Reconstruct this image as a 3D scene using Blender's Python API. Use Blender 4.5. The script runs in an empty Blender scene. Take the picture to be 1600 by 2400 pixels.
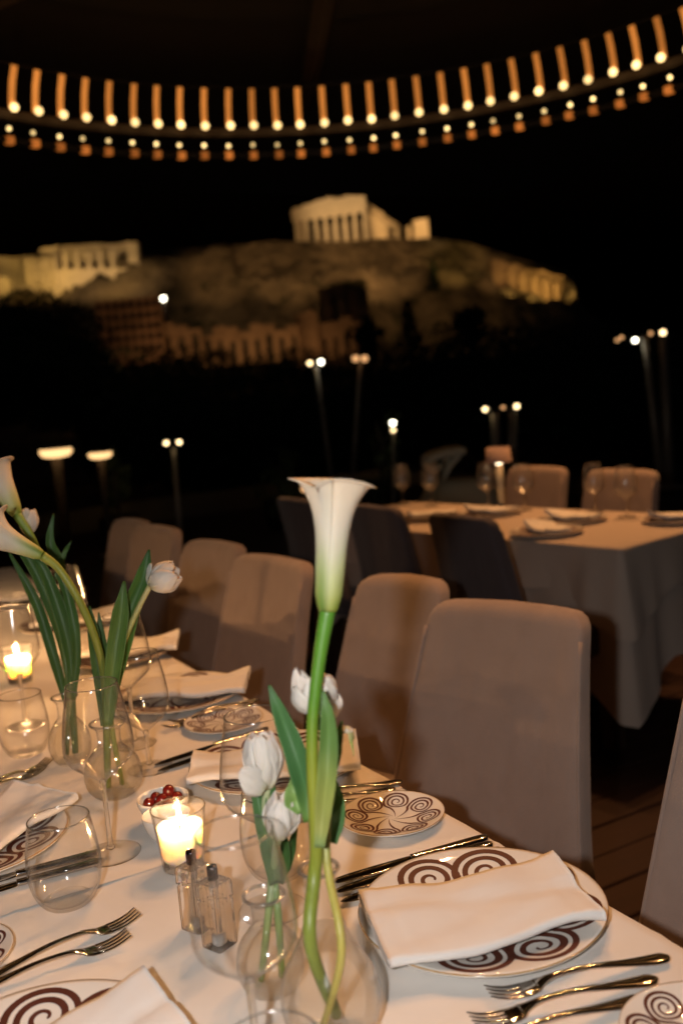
import bpy, bmesh, math, random
import numpy as np
from mathutils import Vector, Matrix
random.seed(7)
R = math.radians
scene = bpy.context.scene
COL = scene.collection

# ------------------------------------------------------------------ camera, world, light
EYE = 1.35
YAW, PITCH, ROLL = R(28.4), R(-6.8), R(5.0)
FWD = np.array([math.sin(YAW)*math.cos(PITCH), math.cos(YAW)*math.cos(PITCH), math.sin(PITCH)])
_r = np.array([math.cos(YAW), -math.sin(YAW), 0.]); _u = np.cross(_r, FWD)
RIGHT = math.cos(ROLL)*_r - math.sin(ROLL)*_u
UP = math.sin(ROLL)*_r + math.cos(ROLL)*_u
cam_d = bpy.data.cameras.new('camera'); cam = bpy.data.objects.new('camera', cam_d); COL.objects.link(cam)
m = Matrix.Identity(4)
for i in range(3):
    m[i][0], m[i][1], m[i][2] = RIGHT[i], UP[i], -FWD[i]
m[2][3] = EYE
cam.matrix_world = m
cam_d.sensor_fit = 'VERTICAL'; cam_d.sensor_height = 36; cam_d.sensor_width = 24
cam_d.lens = 35; cam_d.clip_start = .05; cam_d.clip_end = 8000
cam_d.dof.use_dof = True; cam_d.dof.focus_distance = 1.30; cam_d.dof.aperture_fstop = 3.5
scene.camera = cam

world = bpy.data.worlds.new('World'); scene.world = world; world.use_nodes = True
wn = world.node_tree.nodes; wl = world.node_tree.links
sky = wn.new('ShaderNodeTexSky'); sky.sky_type = 'NISHITA'; sky.sun_disc = False
sky.sun_elevation = R(-4.0); sky.sun_rotation = R(200)
wl.new(sky.outputs[0], wn['Background'].inputs[0]); wn['Background'].inputs[1].default_value = 0.05

def lamp(name, kind, loc, power, col, radius=.02, aim=None, cone=None, blend=.4):
    d = bpy.data.lights.new(name, kind); d.energy = power; d.color = col
    if kind != 'SUN': d.shadow_soft_size = radius
    o = bpy.data.objects.new(name, d); COL.objects.link(o); o.location = loc
    if aim is not None:
        o.rotation_euler = (Vector(aim)-Vector(loc)).to_track_quat('-Z', 'Y').to_euler()
    if kind == 'SPOT' and cone: d.spot_size = R(cone); d.spot_blend = blend
    return o
moon = lamp('moon', 'SUN', (0, 0, 300), .004, (.8, .88, 1.), aim=(60, 200, 0)); moon.data.angle = R(.5)
# the photographer's flash, left of the lens
fl = Vector((0, 0, EYE)) - Vector(RIGHT)*.12 + Vector(UP)*.02
lamp('camera_flash', 'SPOT', fl, 38, (1., .95, .91), .018, aim=fl+Vector(FWD)*4-Vector(UP)*.55, cone=88, blend=.8)
# unseen spotlights added for warm light inside the light ring, a cluster per table
SPOTS = [(2.0+.5*math.cos(2*math.pi*k/8+.2), 2.05+.5*math.sin(2*math.pi*k/8+.2), 3.0, (.50, 1.0, .75), 25, 98) for k in range(8)]
SPOTS += [(3.40+.2*math.cos(2*math.pi*k/3), 3.45+.2*math.sin(2*math.pi*k/3), 3.40, (2.6, 3.25, .75), 95, 64) for k in range(3)]
for p in SPOTS:
    lamp('added_warm_spot', 'SPOT', p[:3], p[4], (1., .45, .155), .018, aim=p[3], cone=p[5], blend=.8)

scene.view_settings.view_transform = 'Standard'; scene.view_settings.look = 'None'
scene.view_settings.exposure = .05; scene.view_settings.gamma = 1
scene.render.engine = 'CYCLES'
cy = scene.cycles
cy.use_denoising = True
try: cy.denoiser = 'OPENIMAGEDENOISE'
except Exception: pass
cy.max_bounces = 10; cy.transparent_max_bounces = 32; cy.transmission_bounces = 10; cy.glossy_bounces = 4
cy.diffuse_bounces = 2; cy.sample_clamp_indirect = 3.0; cy.blur_glossy = .3
cy.use_light_tree = True

# ------------------------------------------------------------------ helpers
def at(px, py, depth):
    """point seen at a place of the 1600x2400 photograph, depth metres along the view axis"""
    d = FWD + RIGHT*(px-800)/2333. - UP*(py-1200)/2333.
    p = d*depth; p[2] += EYE
    return Vector(p)
def on(px, py, z=.75):
    d = FWD + RIGHT*(px-800)/2333. - UP*(py-1200)/2333.
    t = (z-EYE)/d[2]
    return Vector((d[0]*t, d[1]*t, z))

def mesh_obj(name, V, F, mat=None, parent=None, smooth=True, loc=None):
    me = bpy.data.meshes.new(name)
    me.from_pydata([tuple(v) for v in V], [], F)
    if mat: me.materials.append(mat)
    if smooth and len(me.polygons): me.polygons.foreach_set('use_smooth', [True]*len(me.polygons))
    me.update()
    o = bpy.data.objects.new(name, me); COL.objects.link(o)
    if parent is not None: o.parent = parent
    if loc is not None: o.location = loc
    return o
def thing(name, label, cat, loc=(0, 0, 0), rz=0, group=None):
    o = bpy.data.objects.new(name, None); COL.objects.link(o)
    o.location = loc; o.rotation_euler = (0, 0, rz); o.empty_display_size = .05
    return tag(o, label, cat, group)
def tag(o, label=None, cat=None, group=None, kind=None):
    if label: o['label'] = label
    if cat: o['category'] = cat
    if group: o['group'] = group
    if kind: o['kind'] = kind
    return o
def dup(o, loc=None, rz=None, label=None, group=None, parent=None):
    c = o.copy(); COL.objects.link(c)
    if parent is not None: c.parent = parent
    if loc is not None: c.location = loc
    if rz is not None: c.rotation_euler = (0, 0, rz)
    if label: c['label'] = label
    if group: c['group'] = group
    for ch in list(o.children): dup(ch, parent=c)
    return c

class MB:
    def __init__(s): s.V = []; s.F = []
    def add(s, V, F):
        n = len(s.V); s.V += [tuple(v) for v in V]; s.F += [tuple(i+n for i in f) for f in F]; return s
    def box(s, a, b):
        (x0, y0, z0), (x1, y1, z1) = a, b
        return s.add([(x0,y0,z0),(x1,y0,z0),(x1,y1,z0),(x0,y1,z0),(x0,y0,z1),(x1,y0,z1),(x1,y1,z1),(x0,y1,z1)],
                     [(3,2,1,0),(4,5,6,7),(0,1,5,4),(1,2,6,5),(2,3,7,6),(3,0,4,7)])
    def lathe(s, prof, seg=32, c=(0, 0, 0), cap0=True, cap1=True):
        V, F = [], []
        n = len(prof)
        for r, z in prof:
            for k in range(seg):
                a = 2*math.pi*k/seg; V.append((c[0]+r*math.cos(a), c[1]+r*math.sin(a), c[2]+z))
        for i in range(n-1):
            for k in range(seg):
                k2 = (k+1) % seg
                F.append((i*seg+k, i*seg+k2, (i+1)*seg+k2, (i+1)*seg+k))
        if cap0: F.append(tuple(reversed(range(seg))))
        if cap1: F.append(tuple((n-1)*seg+k for k in range(seg)))
        return s.add(V, F)
    def tube(s, pts, rad, seg=10, caps=True, flat=None):
        pts = [Vector(p) for p in pts]; n = len(pts)
        if not hasattr(rad, '__len__'): rad = [rad]*n
        V, F = [], []
        t0 = (pts[1]-pts[0]).normalized()
        a = Vector((0, 0, 1)) if abs(t0.z) < .9 else Vector((1, 0, 0))
        nx = t0.cross(a).normalized()
        for i in range(n):
            t = (pts[min(i+1, n-1)]-pts[max(i-1, 0)]).normalized()
            nx = (nx - t*nx.dot(t)).normalized(); ny = t.cross(nx)
            for k in range(seg):
                th = 2*math.pi*k/seg
                V.append(pts[i] + nx*(rad[i]*math.cos(th)) + ny*(rad[i]*math.sin(th)*(flat or 1)))
        for i in range(n-1):
            for k in range(seg):
                k2 = (k+1) % seg; F.append((i*seg+k, i*seg+k2, (i+1)*seg+k2, (i+1)*seg+k))
        if caps: F.append(tuple(reversed(range(seg)))); F.append(tuple((n-1)*seg+k for k in range(seg)))
        return s.add(V, F)
    def sphere(s, c, r, seg=14, rings=8, sz=1.):
        prof = [(r*math.sin(math.pi*i/rings)+1e-5, -r*sz*math.cos(math.pi*i/rings)) for i in range(rings+1)]
        return s.lathe(prof, seg, c, False, False)
    def build(s, name, mat=None, parent=None, smooth=True, loc=None):
        return mesh_obj(name, s.V, s.F, mat, parent, smooth, loc)

def smooth_curve(pts, n=24):
    """Catmull-Rom through points (Vectors or tuples of any length)"""
    P = [np.array(p, float) for p in pts]
    P = [2*P[0]-P[1]]+P+[2*P[-1]-P[-2]]
    out = []; m_ = len(P)-3
    for i in range(n):
        t = i/(n-1)*m_; k = min(int(t), m_-1); f = t-k
        a, b, c, d = P[k:k+4]
        out.append(.5*((2*b)+(-a+c)*f+(2*a-5*b+4*c-d)*f*f+(-a+3*b-3*c+d)*f**3))
    return out
def grid_faces(nu, nv, wrap=False):
    F = []
    for i in range(nu-1):
        for j in range(nv if wrap else nv-1):
            j2 = (j+1) % nv
            F.append((i*nv+j, i*nv+j2, (i+1)*nv+j2, (i+1)*nv+j))
    return F
def vnoise(x, y, s=0):
    return (math.sin(x*1.7+y*.9+s)+math.sin(x*.6-y*1.9+2.1*s+1)+.6*math.sin(2.9*x+1.3*y+s*.7)+.5*math.sin(3.7*y-2.3*x+s*1.9))/3.1

# ------------------------------------------------------------------ materials
def nt(name):
    mt = bpy.data.materials.new(name); mt.use_nodes = True
    n = mt.node_tree.nodes; l = mt.node_tree.links
    return mt, n, l, n['Principled BSDF']
def mat(name, col, rough=.6, metal=0., var=.12, scale=20., bump=0., bscale=60., spec=.5, coat=0., trans=0., coord='Object', sub=0., subrad=(.01,.006,.004), sheen=0., stretch=None, bdist=.004):
    mt, n, l, b = nt(name)
    b.inputs['Roughness'].default_value = rough; b.inputs['Metallic'].default_value = metal
    b.inputs['Specular IOR Level'].default_value = spec; b.inputs['Coat Weight'].default_value = coat
    b.inputs['Subsurface Weight'].default_value = sub
    if sub: b.inputs['Subsurface Radius'].default_value = subrad; b.inputs['Subsurface Scale'].default_value = 1.
    b.inputs['Sheen Weight'].default_value = sheen
    tc = n.new('ShaderNodeTexCoord'); src = tc.outputs[coord]
    if stretch:
        mp = n.new('ShaderNodeMapping'); mp.inputs['Scale'].default_value = stretch; l.new(src, mp.inputs[0]); src = mp.outputs[0]
    nz = n.new('ShaderNodeTexNoise'); nz.inputs['Scale'].default_value = scale; nz.inputs['Detail'].default_value = 5
    l.new(src, nz.inputs['Vector'])
    mx = n.new('ShaderNodeMix'); mx.data_type = 'RGBA'
    mx.inputs[6].default_value = (*[max(0, c*(1-var)) for c in col], 1); mx.inputs[7].default_value = (*[min(1, c*(1+var)) for c in col], 1)
    l.new(nz.outputs[0], mx.inputs[0]); l.new(mx.outputs[2], b.inputs['Base Color'])
    if bump:
        nb = n.new('ShaderNodeTexNoise'); nb.inputs['Scale'].default_value = bscale; nb.inputs['Detail'].default_value = 4; l.new(src, nb.inputs['Vector'])
        bp = n.new('ShaderNodeBump'); bp.inputs['Strength'].default_value = bump; bp.inputs['Distance'].default_value = bdist
        l.new(nb.outputs[0], bp.inputs['Height']); l.new(bp.outputs[0], b.inputs['Normal'])
    return mt
def emit(name, col, strength, base=(.8, .7, .5), var=.2, scale=30, spread=.0):
    mt, n, l, b = nt(name)
    b.inputs['Base Color'].default_value = (*base, 1); b.inputs['Roughness'].default_value = .4
    b.inputs['Emission Color'].default_value = (*col, 1)
    tc = n.new('ShaderNodeTexCoord'); nz = n.new('ShaderNodeTexNoise'); nz.inputs['Scale'].default_value = scale
    l.new(tc.outputs['Object'], nz.inputs['Vector'])
    mr = n.new('ShaderNodeMapRange'); mr.inputs['To Min'].default_value = strength*(1-var); mr.inputs['To Max'].default_value = strength*(1+var)
    l.new(nz.outputs[0], mr.inputs[0])
    oi = n.new('ShaderNodeObjectInfo'); m3 = n.new('ShaderNodeMapRange'); m3.inputs['To Min'].default_value = 1-spread; m3.inputs['To Max'].default_value = 1+spread; l.new(oi.outputs['Random'], m3.inputs[0])
    mu = n.new('ShaderNodeMath'); mu.operation = 'MULTIPLY'; l.new(mr.outputs[0], mu.inputs[0]); l.new(m3.outputs[0], mu.inputs[1]); l.new(mu.outputs[0], b.inputs['Emission Strength'])
    return mt
def thin_glass(name, tint=(.999, .999, .997), edge=(.09, .08, .07), gain=1., haze=.006):
    """thin blown glass: clear face-on, darker and more mirror-like along its edges"""
    mt, n, l, b = nt(name); n.remove(b); out = n['Material Output']
    lw = n.new('ShaderNodeLayerWeight'); lw.inputs['Blend'].default_value = .5
    def power(e):
        p = n.new('ShaderNodeMath'); p.operation = 'POWER'; p.inputs[1].default_value = e; l.new(lw.outputs['Facing'], p.inputs[0]); return p
    mx = n.new('ShaderNodeMix'); mx.data_type = 'RGBA'; mx.inputs[6].default_value = (*tint, 1); mx.inputs[7].default_value = (*edge, 1)
    l.new(power(8.5).outputs[0], mx.inputs[0])
    tr = n.new('ShaderNodeBsdfTransparent'); l.new(mx.outputs[2], tr.inputs[0])
    gl = n.new('ShaderNodeBsdfGlossy'); gl.inputs['Roughness'].default_value = .11
    nz = n.new('ShaderNodeTexNoise'); nz.inputs['Scale'].default_value = 18; bp = n.new('ShaderNodeBump'); bp.inputs['Strength'].default_value = .03
    l.new(nz.outputs[0], bp.inputs['Height']); l.new(bp.outputs[0], gl.inputs['Normal'])
    mr = n.new('ShaderNodeMapRange'); mr.inputs['To Min'].default_value = .032*gain; mr.inputs['To Max'].default_value = .85; l.new(power(4.).outputs[0], mr.inputs[0])
    # faint film of diffuse white put in for the soft sheen on the glass
    df = n.new('ShaderNodeBsdfDiffuse'); df.inputs[0].default_value = (.85, .85, .85, 1)
    n2 = n.new('ShaderNodeTexNoise'); n2.inputs['Scale'].default_value = 3.5; n2.inputs['Detail'].default_value = 6
    m2 = n.new('ShaderNodeMapRange'); m2.inputs['From Min'].default_value = .35; m2.inputs['From Max'].default_value = .75; m2.inputs['To Min'].default_value = haze*.4; m2.inputs['To Max'].default_value = haze*1.8
    l.new(n2.outputs[0], m2.inputs[0])
    mf = n.new('ShaderNodeMixShader'); l.new(m2.outputs[0], mf.inputs[0]); l.new(tr.outputs[0], mf.inputs[1]); l.new(df.outputs[0], mf.inputs[2])
    ms = n.new('ShaderNodeMixShader'); l.new(mr.outputs[0], ms.inputs[0]); l.new(mf.outputs[0], ms.inputs[1]); l.new(gl.outputs[0], ms.inputs[2])
    l.new(ms.outputs[0], out.inputs[0])
    return mt
def solid_glass(name, col=(1, 1, 1), ior=1.45, clear=0., rough=0.):
    mt, n, l, b = nt(name); n.remove(b); out = n['Material Output']
    g = n.new('ShaderNodeBsdfGlass'); g.inputs['IOR'].default_value = ior; g.inputs['Color'].default_value = (*col, 1); g.inputs['Roughness'].default_value = rough
    nz = n.new('ShaderNodeTexNoise'); nz.inputs['Scale'].default_value = 12; bp = n.new('ShaderNodeBump'); bp.inputs['Strength'].default_value = .02
    l.new(nz.outputs[0], bp.inputs['Height']); l.new(bp.outputs[0], g.inputs['Normal'])
    if clear:
        t = n.new('ShaderNodeBsdfTransparent'); ms = n.new('ShaderNodeMixShader'); ms.inputs[0].default_value = clear
        l.new(g.outputs[0], ms.inputs[1]); l.new(t.outputs[0], ms.inputs[2]); l.new(ms.outputs[0], out.inputs[0])
    else: l.new(g.outputs[0], out.inputs[0])
    return mt
def attr_mat(name, rough=.45, sub=.15, trans=.0, var=.08, scale=60, stretch=None, bump=.1):
    """pigment from the mesh's own colour attribute, broken up by fine noise"""
    mt, n, l, b = nt(name)
    at_ = n.new('ShaderNodeAttribute'); at_.attribute_name = 'pigment'
    tc = n.new('ShaderNodeTexCoord'); nz = n.new('ShaderNodeTexNoise'); nz.inputs['Scale'].default_value = scale; nz.inputs['Detail'].default_value = 4
    mp = n.new('ShaderNodeMapping'); mp.inputs['Scale'].default_value = stretch or (1, 1, 1)
    l.new(tc.outputs['Object'], mp.inputs[0]); l.new(mp.outputs[0], nz.inputs['Vector'])
    mr = n.new('ShaderNodeMapRange'); mr.inputs['To Min'].default_value = 1-var*2; mr.inputs['To Max'].default_value = 1+var*2; l.new(nz.outputs[0], mr.inputs[0])
    vm = n.new('ShaderNodeVectorMath'); vm.operation = 'SCALE'; l.new(at_.outputs['Color'], vm.inputs[0]); l.new(mr.outputs[0], vm.inputs['Scale'])
    l.new(vm.outputs[0], b.inputs['Base Color'])
    b.inputs['Roughness'].default_value = rough
    b.inputs['Subsurface Weight'].default_value = sub; b.inputs['Subsurface Radius'].default_value = (.004, .003, .002); b.inputs['Subsurface Scale'].default_value = 1
    bp = n.new('ShaderNodeBump'); bp.inputs['Strength'].default_value = bump; bp.inputs['Distance'].default_value = .002
    l.new(nz.outputs[0], bp.inputs['Height']); l.new(bp.outputs[0], b.inputs['Normal'])
    if trans:
        out = n['Material Output']; t = n.new('ShaderNodeBsdfTranslucent'); l.new(vm.outputs[0], t.inputs[0])
        ms = n.new('ShaderNodeMixShader'); ms.inputs[0].default_value = trans
        l.new(b.outputs[0], ms.inputs[1]); l.new(t.outputs[0], ms.inputs[2]); l.new(ms.outputs[0], out.inputs[0])
    return mt
def pigment(o, cols):
    a = o.data.color_attributes.new('pigment', 'FLOAT_COLOR', 'POINT')
    a.data.foreach_set('color', [c for col in cols for c in (*col, 1.)])

def linen(name, col, scale=900):
    mt, n, l, b = nt(name)
    b.inputs['Roughness'].default_value = .85; b.inputs['Sheen Weight'].default_value = .15; b.inputs['Specular IOR Level'].default_value = .2
    tc = n.new('ShaderNodeTexCoord')
    w1 = n.new('ShaderNodeTexWave'); w1.inputs['Scale'].default_value = scale*.35; w1.bands_direction = 'X'; w1.inputs['Distortion'].default_value = 2
    w2 = n.new('ShaderNodeTexWave'); w2.inputs['Scale'].default_value = scale*.35; w2.bands_direction = 'Y'; w2.inputs['Distortion'].default_value = 2
    l.new(tc.outputs['Object'], w1.inputs[0]); l.new(tc.outputs['Object'], w2.inputs[0])
    ad = n.new('ShaderNodeMath'); ad.operation = 'ADD'; l.new(w1.outputs[1], ad.inputs[0]); l.new(w2.outputs[1], ad.inputs[1])
    nz = n.new('ShaderNodeTexNoise'); nz.inputs['Scale'].default_value = 7; nz.inputs['Detail'].default_value = 6; l.new(tc.outputs['Object'], nz.inputs['Vector'])
    mx = n.new('ShaderNodeMix'); mx.data_type = 'RGBA'; mx.inputs[6].default_value = (*[c*.93 for c in col], 1); mx.inputs[7].default_value = (*col, 1)
    l.new(nz.outputs[0], mx.inputs[0]); l.new(mx.outputs[2], b.inputs['Base Color'])
    n2 = n.new('ShaderNodeTexNoise'); n2.inputs['Scale'].default_value = 9; n2.inputs['Detail'].default_value = 3; l.new(tc.outputs['Object'], n2.inputs['Vector'])
    bp = n.new('ShaderNodeBump'); bp.inputs['Strength'].default_value = .12; bp.inputs['Distance'].default_value = .0006; l.new(ad.outputs[0], bp.inputs['Height'])
    b2 = n.new('ShaderNodeBump'); b2.inputs['Strength'].default_value = .35; b2.inputs['Distance'].default_value = .009; l.new(n2.outputs[0], b2.inputs['Height']); l.new(bp.outputs[0], b2.inputs['Normal'])
    l.new(b2.outputs[0], b.inputs['Normal'])
    return mt

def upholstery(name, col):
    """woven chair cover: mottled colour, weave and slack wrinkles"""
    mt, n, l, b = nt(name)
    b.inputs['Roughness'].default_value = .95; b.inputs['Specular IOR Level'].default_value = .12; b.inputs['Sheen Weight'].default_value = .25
    tc = n.new('ShaderNodeTexCoord')
    def noise(sc, det, st=None):
        z = n.new('ShaderNodeTexNoise'); z.inputs['Scale'].default_value = sc; z.inputs['Detail'].default_value = det
        if st:
            mp = n.new('ShaderNodeMapping'); mp.inputs['Scale'].default_value = st; l.new(tc.outputs['Object'], mp.inputs[0]); l.new(mp.outputs[0], z.inputs['Vector'])
        else: l.new(tc.outputs['Object'], z.inputs['Vector'])
        return z
    a = noise(5, 6); w = noise(420, 2); k = noise(3.2, 3, (1, 2.2, .8)); st_ = noise(14, 5)
    mx = n.new('ShaderNodeMix'); mx.data_type = 'RGBA'; mx.inputs[6].default_value = (*[c*.80 for c in col], 1); mx.inputs[7].default_value = (*[c*1.16 for c in col], 1); l.new(a.outputs[0], mx.inputs[0])
    m2 = n.new('ShaderNodeMix'); m2.data_type = 'RGBA'; m2.blend_type = 'MULTIPLY'; m2.inputs[0].default_value = .22; l.new(mx.outputs[2], m2.inputs[6])
    cr = n.new('ShaderNodeValToRGB'); cr.color_ramp.elements[0].position = .28; cr.color_ramp.elements[0].color = (.62, .58, .55, 1); cr.color_ramp.elements[1].position = .52; cr.color_ramp.elements[1].color = (1, 1, 1, 1)
    l.new(st_.outputs[0], cr.inputs[0]); l.new(cr.outputs[0], m2.inputs[7])
    l.new(m2.outputs[2], b.inputs['Base Color'])
    b1 = n.new('ShaderNodeBump'); b1.inputs['Strength'].default_value = .5; b1.inputs['Distance'].default_value = .002; l.new(w.outputs[0], b1.inputs['Height'])
    b2 = n.new('ShaderNodeBump'); b2.inputs['Strength'].default_value = .55; b2.inputs['Distance'].default_value = .03; l.new(k.outputs[0], b2.inputs['Height']); l.new(b1.outputs[0], b2.inputs['Normal'])
    l.new(b2.outputs[0], b.inputs['Normal'])
    return mt

M = dict(
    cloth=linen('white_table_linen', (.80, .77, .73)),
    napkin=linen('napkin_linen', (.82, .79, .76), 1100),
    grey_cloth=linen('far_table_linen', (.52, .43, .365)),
    chair=upholstery('taupe_chair_fabric', (.335, .258, .222)),
    chair_shaded=upholstery('shaded_chair_fabric', (.10, .08, .085)),  # same chairs in shade, the shade put into a darker fabric colour
    wood_dark=mat('dark_wood', (.05, .025, .015), .5, var=.3, scale=14, stretch=(1, 12, 12)),
    deck=mat('deck_wood', (.024, .009, .0055), .75, spec=.25, var=.45, scale=7, bump=.25, bscale=40, stretch=(.6, 14, 14), coord='Object'),
    china=mat('glazed_china', (.83, .80, .75), .03, var=.03, scale=12, spec=.55),
    brown=mat('brown_glaze', (.105, .034, .022), .5, var=.35, scale=45, spec=.12),
    gilt=mat('tan_rim_glaze', (.42, .27, .13), .2, var=.25, scale=60),
    steel=mat('polished_steel', (.50, .48, .46), .085, 1., var=.06, scale=25, bump=.03, bscale=30),
    dark_metal=mat('dark_cap_metal', (.10, .08, .08), .22, 1., var=.15, scale=40),
    black_metal=mat('black_painted_metal', (.02, .017, .015), .5, .3, var=.3, scale=10),
    grey_metal=mat('grey_pole_metal', (.34, .30, .26), .45, .4, var=.2, scale=8),
    glass=thin_glass('thin_glass'),
    glass_stem=solid_glass('solid_stem_glass', (.99, .99, .98), 1.5, .35, .05),
    glass_hazy=thin_glass('hazy_far_glass', (.99, .99, .985), (.45, .42, .38), 1.2, .03),  # extra pale haze stands in for light caught in the far bowls
    glass_rim=thin_glass('glass_rim', (.93, .93, .92), (.35, .33, .30), 9., .04),
    glass_base=solid_glass('thick_base_glass', (1., 1., .99), 1.5, .82, .03),
    glass_vase=thin_glass('vase_glass', (.998, .999, .994), (.16, .16, .13), 1.2, .003),
    water=solid_glass('vase_water', (.985, .99, .96), 1.33, .80, .02),
    shaker_glass=solid_glass('cut_shaker_glass', (1., 1., 1.), 1.42, .22, .035),
    salt=mat('salt', (.75, .73, .70), .9, var=.1, scale=300, bump=.5, bscale=500),
    pepper=mat('pepper', (.42, .35, .28), .9, var=.6, scale=300, bump=.6, bscale=500),
    stem=attr_mat('flower_stem', .42, .10, 0, .10, 50, (6, 6, 1)),
    leaf=attr_mat('flower_leaf', .46, .0, .30, .12, 90, (1, 1, .12), .2),
    petal=attr_mat('flower_petal', .55, .25, .22, .05, 70, (1, 1, .3), .25),
    grape=mat('red_grape', (.12, .008, .006), .22, var=.3, scale=60, sub=.2, subrad=(.006, .001, .001), coat=.3),
    marble=mat('ancient_marble', (.58, .50, .38), .9, var=.25, scale=.35, coord='Object'),
    oldstone=mat('old_wall_stone', (.36, .25, .16), .95, var=.55, scale=.16, coord='Object', bump=.8, bscale=.45, bdist=1.2),
    rock=mat('hill_rock', (.16, .125, .085), .98, var=.95, scale=.09, coord='Object', bump=1., bscale=.22, bdist=3.),
    plaster=mat('orange_plaster', (.34, .22, .14), .9, var=.2, scale=.3),
    darkglass=mat('dark_window_glass', (.02, .02, .022), .1, var=.3, scale=1),
    earth=mat('city_ground', (.03, .03, .028), .95, var=.5, scale=.02),
    foliage=mat('night_foliage', (.035, .055, .025), .7, var=.5, scale=.4),
    shrub=mat('shrub_leaf', (.06, .085, .03), .6, var=.4, scale=9),
    bark=mat('tree_bark', (.06, .045, .03), .9, var=.3, scale=3),
    canopy=mat('dark_canopy_cloth', (.030, .024, .020), .9, var=.3, scale=.8),
    beam=mat('dark_canopy_beam', (.055, .035, .022), .7, var=.3, scale=3),
    globe=emit('globe_bulb', (1., .66, .26), 2.4, var=.12, spread=.3),
    dotbulb=emit('small_bulb', (1., .70, .28), 2.2, var=.25, scale=12, spread=.6),
    amber=emit('amber_tube', (.9, .29, .05), .55, (.5, .25, .1), .55, 7, .3),
    amber_block=emit('amber_block', (.9, .25, .04), .42, (.4, .18, .07), .6, 5, .5),  # glow put into a wood block that is only lit by its bulb
    lamp_white=emit('white_globe', (1., .93, .70), 9., var=.1),
    lamp_warm=emit('warm_globe', (1., .72, .36), 4.6, var=.1),
    lamp_dim=emit('dim_globe', (.9, .45, .18), 1.2, var=.2),
    mushroom=emit('mushroom_shade', (1., .60, .25), 1.6, (.9, .8, .6), .12, 6),
    shade=mat('lamp_shade_cloth', (.42, .30, .26), .9, var=.1, scale=20),
    tlamp=emit('table_lamp_bulb', (1., .82, .56), 5., var=.1),
    cream=mat('cream_shell', (.62, .58, .44), .4, var=.1, scale=4),
    wax=mat('candle_wax', (.95, .89, .78), .4, var=.04, scale=10, sub=1., subrad=(.070, .050, .025)),
    wick=mat('wick', (.02, .015, .01), .9, var=.3, scale=90),
)
_w = M['wax'].node_tree; _t = _w.nodes.new('ShaderNodeBsdfTranslucent'); _t.inputs[0].default_value = (.95, .88, .75, 1)
_m = _w.nodes.new('ShaderNodeMixShader'); _m.inputs[0].default_value = .38
_w.links.new(_w.nodes['Principled BSDF'].outputs[0], _m.inputs[1]); _w.links.new(_t.outputs[0], _m.inputs[2]); _w.links.new(_m.outputs[0], _w.nodes['Material Output'].inputs[0])
# flame: glows and lets light through
fm, fn, fln, fb = nt('candle_flame'); fn.remove(fb)
_e = fn.new('ShaderNodeEmission'); _e.inputs[0].default_value = (1., .62, .22, 1); _e.inputs[1].default_value = 26
_t = fn.new('ShaderNodeBsdfTransparent'); _a = fn.new('ShaderNodeAddShader')
_nz = fn.new('ShaderNodeTexNoise'); _nz.inputs['Scale'].default_value = 40
_mr = fn.new('ShaderNodeMapRange'); _mr.inputs['To Min'].default_value = 18; _mr.inputs['To Max'].default_value = 30
fln.new(_nz.outputs[0], _mr.inputs[0]); fln.new(_mr.outputs[0], _e.inputs[1])
fln.new(_e.outputs[0], _a.inputs[0]); fln.new(_t.outputs[0], _a.inputs[1]); fln.new(_a.outputs[0], fn['Material Output'].inputs[0])
M['flame'] = fm

# ------------------------------------------------------------------ setting: ground, terrace
MB().add([(-4000,-4000,-14),(4000,-4000,-14),(4000,4000,-14),(-4000,4000,-14)], [(0,1,2,3)])
g = MB(); g.add([(-4000,-4000,-14),(4000,-4000,-14),(4000,4000,-14),(-4000,4000,-14)], [(0,1,2,3)])
tag(g.build('city_ground', M['earth'], smooth=False), kind='structure')
g = MB(); g.box((-6, -3, -14), (9, 15.0, -.034))
floor = tag(g.build('terrace_floor', M['black_metal'], smooth=False), kind='structure')
# deck planks, laid across the terrace
pw = .135
for k in range(95):
    y = -1.2+k*(pw+.006)
    if y > 11.5: break
    for (x0, x1) in ((-4.5, -.9+.35*(k % 3)), (-.895+.35*(k % 3), 2.6+.45*((k*2) % 3)), (2.605+.45*((k*2) % 3), 7.5)):
        zt = -.004+random.uniform(-.0012, .0012)
        b = MB(); e = .004
        b.add([(x0,y,-.03),(x1,y,-.03),(x1,y+pw,-.03),(x0,y+pw,-.03),(x0,y,zt-e),(x1,y,zt-e),(x1,y+pw,zt-e),(x0,y+pw,zt-e),
               (x0+e,y+e,zt),(x1-e,y+e,zt),(x1-e,y+pw-e,zt),(x0+e,y+pw-e,zt)],
              [(3,2,1,0),(0,1,5,4),(1,2,6,5),(2,3,7,6),(3,0,4,7),(4,5,9,8),(5,6,10,9),(6,7,11,10),(7,4,8,11),(8,9,10,11)])
        b.build('plank', M['deck'], floor, smooth=False)

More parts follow.
